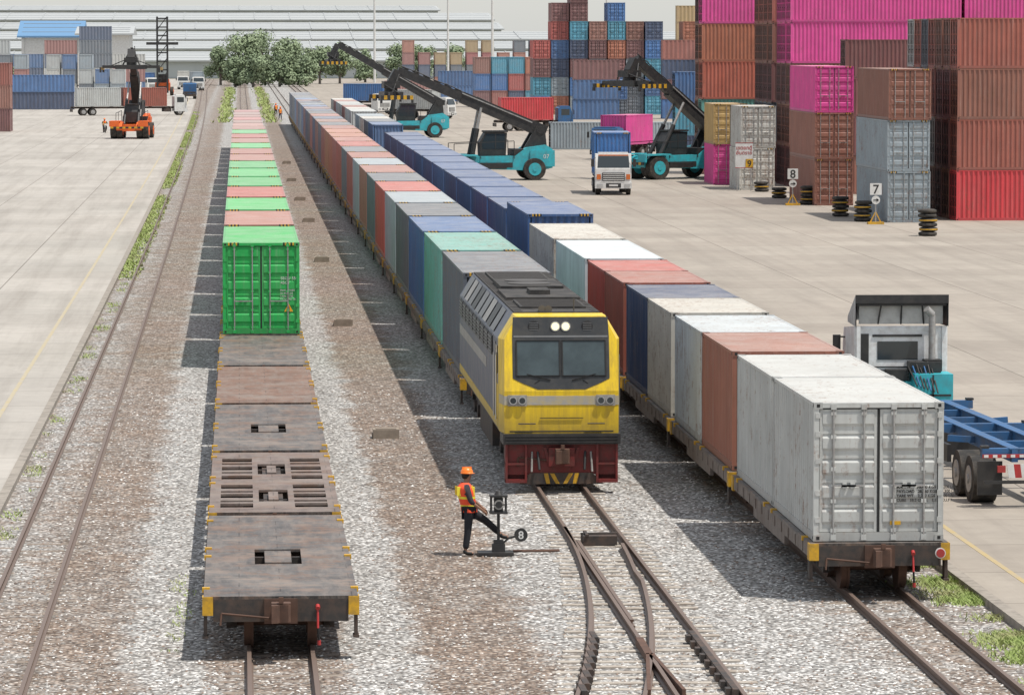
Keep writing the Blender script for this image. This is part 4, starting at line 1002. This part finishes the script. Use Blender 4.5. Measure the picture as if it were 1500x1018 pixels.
for s in (-1,1):
    mb.box(s*.5-.07,s*.5+.07,0,12.6,1.02,1.30,0); mb.box(s*.5-.12,s*.5+.12,0,12.6,1.301,1.33,0)
for q in (0.1,2.2,4.4,6.2,8.2,10.2,12.3): mb.box(-.43,.43,q,q+.14,1.06,1.28,0)
for q in (.05,6.1,12.45): mb.box(-1.22,1.22,q,q+.2,1.12,1.32,0)
for s in (-1,1):
    for q in (3.9,8.4): mb.beam((s*.5,q,1.15),(s*1.2,q,1.2),.1,.14,0)
    for q in (.05,6.1,12.45): mb.box(s*1.15-.09,s*1.15+.09,q,q+.2,1.33,1.38,1)
mb.box(-.7,.7,9.0,9.2,.3,1.1,1); mb.box(-1.0,-.9,4.9,6.3,.55,.95,1)
mk('frame',mb,[TRBLUE,BLK],parent=tl)
mb=MB(); mb.box(-1.2,1.2,-.08,0,.55,.62,2)
for s in (-1,1):
    for q in range(4): mb.prism([(s*(.05+q*.15),.68),(s*(.2+q*.15),.68),(s*(.24+q*.15),.98),(s*(.09+q*.15),.98)],'y',-.06,-.03,q%2)
    mb.box(*sorted((s*.72,s*.9)),-.07,0,.80,.95,0)
mb.box(-1.23,1.23,-.02,.0,1.12,1.2,0)
for q in range(12): mb.box(-1.2+q*.2,-1.1+q*.2,-.03,-.02,1.13,1.19,1)
mk('rear_board',mb,[REDP,WHT,BLK],parent=tl)
for yy2 in (1.4,2.75):
    for s in (-1,1):
        mb=MB(); mb.wheel((0,0,0),.52,.55); mk('wheel',mb,[TYRE,GALV],parent=tl,loc=(s*.95,yy2,.52))
for s in (-1,1):
    mb=MB(); mb.box(*sorted((s*.68,s*1.24)),.45,.5,.25,1.0); mk('mudguard',mb,[BLK],parent=tl)

# ------------------------------------------------ tyre bollards & number signs
def tyres(x,y,n):
    mb=MB()
    for i in range(n):
        dx=random.uniform(-.04,.04); m_=1 if i in (1,3) else 0
        mb.loft([(dx,0,.24*i+.01,.36,.36),(dx,0,.24*i+.05,.48,.48),(dx,0,.24*i+.085,.50,.50),(dx,0,.24*i+.15,.50,.50),(dx,0,.24*i+.19,.48,.48),(dx,0,.24*i+.23,.36,.36)],20,0,True,[0,0,m_,0,0,0])
    mk('tyre_stack',mb,[TYRE,YEL],loc=(x,y,0),label='stack of old tyres with yellow painted bands',cat='tyre bollard',group='tyre bollards in front of stacks')
for x,y,n in ((36.3,222,6),(35.5,240,5),(35.2,247,5),(35.7,265,5),(35.3,276,3),(35.6,288,3)): tyres(x,y,n)
def sign(x,y,num):
    e=put('number_sign',None,loc=(x,y,0),label=f'white sign with black number {num} on yellow foot',cat='sign',group='stack number signs')
    mb=MB(); mb.cyl((0,0,.1),(0,0,1.9),.04,8,0); mb.box(-.45,.45,-.3,.3,0,.12,1); mb.beam((-.3,0,.1),(0,0,.7),.06,.06,1); mb.beam((.3,0,.1),(0,0,.7),.06,.06,1); mk('post',mb,[GALV,YEL],parent=e)
    mb=MB(); mb.box(-.33,.33,-.07,-.04,1.65,2.3,0); mb.cyl((0,-.08,1.36),(0,-.05,1.36),.24,20,0); mb.beam((-.14,-.09,1.36),(.12,-.09,1.36),.02,.05,1); mb.prism([(.04,1.46),(.18,1.36),(.04,1.26)],'y',-.10,-.085,1)
    p=mk('panel',mb,[WHT,BLK],parent=e); text(num,.72,BLK,p,(0,-.075,1.72),align='CENTER',name='number',off=.010)
sign(35.7,236.5,'7'); sign(34.6,264,'8')
e=put('notice_board',None,loc=(34.55,289.3,0),label='white board with red text above yellow number 9',cat='sign')
mb=MB(); mb.box(-.6,.6,0,.04,1.6,3.3,0); mb.box(-.62,.62,-.01,.0,1.58,1.62,1); mb.box(-.62,.62,-.01,.0,3.28,3.32,1); mb.box(-.5,-.44,.0,.05,0,1.6,2); mb.box(.44,.5,.0,.05,0,1.6,2); mb.box(.1,.62,-.03,-.011,1.62,2.2,3)
bo=mk('panel',mb,[WHT,REDP,GALV,YEL],parent=e); text('9',.6,BLK,bo,(.36,-.035,1.68),align='CENTER',name='number',off=.01); text('เขตยกตู้\nอันตราย',.34,REDP,bo,(0,-.012,2.85),align='CENTER',off=.004)
PIT=simple('old_concrete_block',(.33,.28,.225),.9,0,.25,4,(.13,.10,.08),.6)
for y in (111,155,200,244,277,315,360):
    mb=MB(); mb.box(-.34,.34,-.30,.30,-.2,.22,0); mb.box(-.27,.27,-.23,.23,.22,.24,1); mb.box(-.37,-.34,-.2,.2,-.1,.1,0)
    mk('concrete_drain_box',mb,[PIT,simple('box_lid',(.24,.20,.16),.9)],loc=(3.85+random.uniform(-.1,.1),y,-.1),rz=random.uniform(-.05,.05),label='weathered concrete box set in the ballast',cat='drain box',group='concrete boxes between the tracks')

# ------------------------------------------------ poles
for x,y in ((53.0,890),(33.0,1040),(52,1060),(78,900)):
    e=put('light_pole',None,loc=(x,y,0),label='tall pale floodlight mast behind container stacks',cat='light pole',group='floodlight masts')
    mb=MB(); mb.cyl((0,0,0),(0,0,32),.32,12,0,.18); mk('mast',mb,[WHT],parent=e)
    mb=MB(); mb.box(-1.5,1.5,-.1,.1,31.5,31.8)
    for q in range(4): mb.box(-1.4+q*.8,-1.0+q*.8,-.4,0,31.1,31.6)
    mk('lamp_head',mb,[GALV],parent=e)

# ------------------------------------------------ far sheds
PALE=simple('pale_shed_roof',(.38,.395,.395),.7,0,.08,.05); PALED=simple('pale_shed_wall',(.50,.52,.52),.8,0,.1,.1); BROOF=simple('blue_roof',(.12,.25,.42),.6,0,.1)
RIBD=simple('roof_rib',(.34,.355,.36),.8)
def shed(x0,x1,y,d,z0,z1,label,roof=PALE,wall=PALED):
    e=put('warehouse',None,loc=(0,0,0),label=label,cat='warehouse')
    mb=MB(); mb.box(x0,x1,y,y+d,-.1,z0,0)
    n=int((x1-x0)/9)
    for i in range(n): mb.box(x0+i*9,x0+i*9+.6,y-.3,y,-.1,z0-.1,0)
    mk('wall',mb,[wall],parent=e)
    mb=MB(); mb.prism([(y-1.5,z0),(y+d+1.5,z0),(y+d+1.5,z0+.4),(y+d/2,z1),(y-1.5,z0+.4)],'x',x0-1,x1+1,0)
    m_=int((x1-x0)/14)
    for i in range(m_): mb.beam((x0+i*14,y-1.4,z0+.5),(x0+i*14,y+d/2,z1+.12),.4,.12,1)
    for f in (.25,.55,.8): mb.beam((x0,y-1.4+(d/2+1.4)*f,z0+.42+(z1-z0-.4)*f),(x1,y-1.4+(d/2+1.4)*f,z0+.42+(z1-z0-.4)*f),.5,.14,1)
    mk('roof',mb,[roof,RIBD],parent=e)
shed(-120,260,1180,70,4.5,7.2,'very long pale warehouse with low pitched roof')
shed(-160,300,1300,70,7.6,10.2,'second long pale warehouse on higher ground')
shed(-200,320,1420,70,10.5,13.4,'long pale warehouse roof beyond the yard')
shed(-240,95,1540,70,14.2,17.0,'long pale shed roof with faint ribs')
shed(-260,100,1680,80,18.2,21.5,'pale ribbed warehouse roof in haze')
shed(-280,85,1820,80,23,25.5,'very pale long shed roof in haze')
shed(-51,-37.5,1000,30,11,15.0,'white building with blue roof behind stacks',BROOF,WHT)
shed(-36,-24.8,960,30,11.5,13.5,'plain white multi-storey building',PALE,WHT)

# ------------------------------------------------ trees
m,nt,b=newmat('foliage'); v=coord(nt)
c=ramp(nt,noise(nt,v,.22,4),[(.3,(.17,.22,.13)),(.5,(.225,.285,.165)),(.7,(.30,.36,.22))])
nt.links.new(c,b.inputs['Base Color']); b.inputs['Roughness'].default_value=.85; LEAF=m
BARK=simple('bark',(.18,.15,.13),.9)
def tree(x,y,h,wd,seed,nl=4200):
    rd=random.Random(seed)
    e=put('tree',None,loc=(x,y,-.1),label='broad leafy green tree at the end of the yard',cat='tree',group='trees at the end of the tracks')
    mb=MB(); mb.cyl((0,0,0),(0,0,h*.45),.32,8,0,.2)
    cl=[]
    for i in range(16):
        a=rd.uniform(0,6.28); r=rd.uniform(.15,1)*wd*.42; z=h*rd.uniform(.18,.82)
        p=Vector((r*math.cos(a),r*math.sin(a),z)); mb.cyl((0,0,h*rd.uniform(.12,.35)),p,.10,6,0,.05); cl.append((p,rd.uniform(.12,.22)*wd))
    cl.append((Vector((0,0,h*.80)),wd*.2)); cl.append((Vector((0,0,h*.45)),wd*.33))
    mk('trunk',mb,[BARK],parent=e)
    mb=MB()
    for i in range(nl):
        p,r=rd.choice(cl); d=Vector((rd.gauss(0,1),rd.gauss(0,1),rd.gauss(0,1))).normalized()
        q=p+d*r*rd.uniform(.5,1.1); q.z=min(q.z,h)
        if q.z<h*.04: continue
        s=rd.uniform(.16,.36); u=Vector((rd.gauss(0,1),rd.gauss(0,1),rd.gauss(0,1))).normalized()
        n_=(d*1.2+u*.7+Vector((0,0,.4))).normalized(); w_=n_.cross(u).normalized(); u2=w_.cross(n_).normalized()
        mb.add([q-u2*s,q+w_*s*.8,q+u2*s,q-w_*s*.8],[(0,1,2,3)])
    mk('crown',mb,[LEAF],parent=e)
for i,(x,y,h,wd) in enumerate(((0,985,13.2,11),(6,1010,13.5,13),(12,1000,11.5,11),(-4.5,1000,10,8),(19,1010,9.5,9),(24,1020,10.5,9),(9,960,8.5,9),(31,1050,8.5,7),(41,1080,10,9),(46,1090,9.5,9),(3,950,7.5,8),(15,960,7.5,8),(-1,955,7,7),(55,1100,10,9),(-43,790,5.5,5))):
    tree(x,y,h,wd,i+3)
def grass(name,n,fx,label,hmin,hmax,mat,seed=1,bw=.02):
    rd=random.Random(seed); mb=MB()
    for i in range(n):
        x,y=fx(rd); k=rd.randint(4,7)
        for j in range(k):
            a=rd.uniform(0,6.28); h=rd.uniform(hmin,hmax); l=rd.uniform(.5,1.3)*h; bx,by=x+rd.uniform(-.1,.1),y+rd.uniform(-.12,.12)
            dx,dy=math.cos(a),math.sin(a)
            mb.add([(bx-dy*bw,by+dx*bw,-.13),(bx+dy*bw,by-dx*bw,-.13),(bx+dx*l*.5+dy*bw*.7,by+dy*l*.5-dx*bw*.7,-.13+h*.7),(bx+dx*l,by+dy*l,-.13+h)],[(0,1,2),(0,2,3)])
    mk(name,mb,[mat],label=label,cat='grass',kind='stuff')
m,nt,b=newmat('grass_blades'); v=coord(nt)
c=mix(nt,noise(nt,v,3,3),(.24,.33,.09),(.38,.46,.15)); c=mix(nt,ramp(nt,noise(nt,v,.9,6,.7),[(.46,0),(.66,.8)]),c,(.42,.37,.22))
nt.links.new(c,b.inputs['Base Color']); b.inputs['Roughness'].default_value=.8
GR=m
def clump(rd,x0,x1,y0,y1,f=.25,thr=0.1):
    while True:
        x,y=rd.uniform(x0,x1),rd.uniform(y0,y1)
        if math.sin(y*f)+math.sin(y*f*2.7+1)+rd.uniform(-1,1)>thr: return x,y
def fL(rd):
    x,y=clump(rd,0,1,185,620,.06,-.6); return -5.26+drift(y)+x**2*.8+rd.gauss(0,.06),y
grass('grass_strip',5200,fL,'ragged green grass along the kerb',.03,.17,GR,3,.03)
grass('grass_strip',260,lambda rd:clump(rd,-5.25,-4.8,80,190,.5,1.0),'sparse weeds along the kerb',.03,.10,GR,4,.012)
grass('grass_tufts',1500,lambda rd:(lambda p:(13.72-abs(rd.gauss(0,.42)),p[1]))(clump(rd,0,1,64,84,.9,.5)),'green weeds growing by the kerb and rails',.03,.15,GR,5,.011)
grass('grass_tufts',40,lambda rd:(rd.uniform(-1.2,-.9)-rd.random()*.2,rd.gauss(78,3)),'small weeds in the ballast',.03,.09,GR,8,.010)
grass('brush',1100,lambda rd:(rd.choice([rd.gauss(4.0,.5),rd.gauss(-2,.5)]),rd.uniform(540,940)),'green brush growing between far tracks',.1,.45,GR,6,.06)
for x in (-1.2,12.0):
    mb=MB(); mb.cyl((0,0,2.3),(0,10,2.3),1.3,20,0); mb.box(-1.2,1.2,-.3,10.3,.8,1.0,1); mb.cyl((0,5,3.5),(0,5,4.0),.4,12,0)
    for y in (1.2,2.8,7.4,9): mb.cyl((-.6,y,.45),(.6,y,.45),.45,14,1)
    mk('tank_wagon',mb,[WHT,BLK],loc=(x,1120,0),label='small white tank wagon at the far end',cat='tank wagon',group='tank wagons')
# loose crushed stones lying proud of the bed: angular six-point pebbles
def band(x):
    for (xa,a),(xb,b_) in zip(BANDS,BANDS[1:]):
        if xa<=x<=xb: return a+(b_-a)*(x-xa)/(xb-xa)
    return .4
rd=random.Random(5); mb=MB()
RAILX=[XC[k]+s*G for k in 'ABCL' for s in (-1,1)]
OCT=[(0,2,4),(2,1,4),(1,3,4),(3,0,4),(2,0,5),(1,2,5),(3,1,5),(0,3,5)]
for i in range(30000):
    y=66+(rd.random()**1.5)*60; x=rd.uniform(-5.1,13.6)
    if any(abs(x-r)<.09 for r in RAILX): continue
    w_=band(x); s=rd.uniform(.016,.042)
    white=rd.random()<.25+.6*w_
    mi=rd.choice([0,0,1,2]) if white else rd.choice([2,3,3,4])
    an=rd.uniform(0,3.14); ca,sa=math.cos(an),math.sin(an); a,b_,h=s*rd.uniform(.8,1.3),s*rd.uniform(.6,1),s*rd.uniform(.5,.9); z=-.12
    mb.add([(x+ca*a,y+sa*a,z+h*.3),(x-ca*a,y-sa*a,z+h*.2),(x-sa*b_,y+ca*b_,z+h*.25),(x+sa*b_,y-ca*b_,z+h*.3),(x+s*.2,y-s*.1,z+h),(x,y,z-h)],[(0,2,4),(2,1,4),(1,3,4),(3,0,4)],mi)
SM=[simple('stone_white',(.74,.72,.69),.9,0,.1),simple('stone_pale_grey',(.52,.50,.475),.9,0,.15),simple('stone_grey',(.34,.315,.29),.9,0,.2),simple('stone_brown',(.29,.215,.17),.9,0,.2),simple('stone_dark',(.16,.12,.10),.9,0,.2)]
mk('ballast_stones',mb,SM,label='loose angular crushed stones scattered on the bed',cat='ballast stones',kind='stuff')
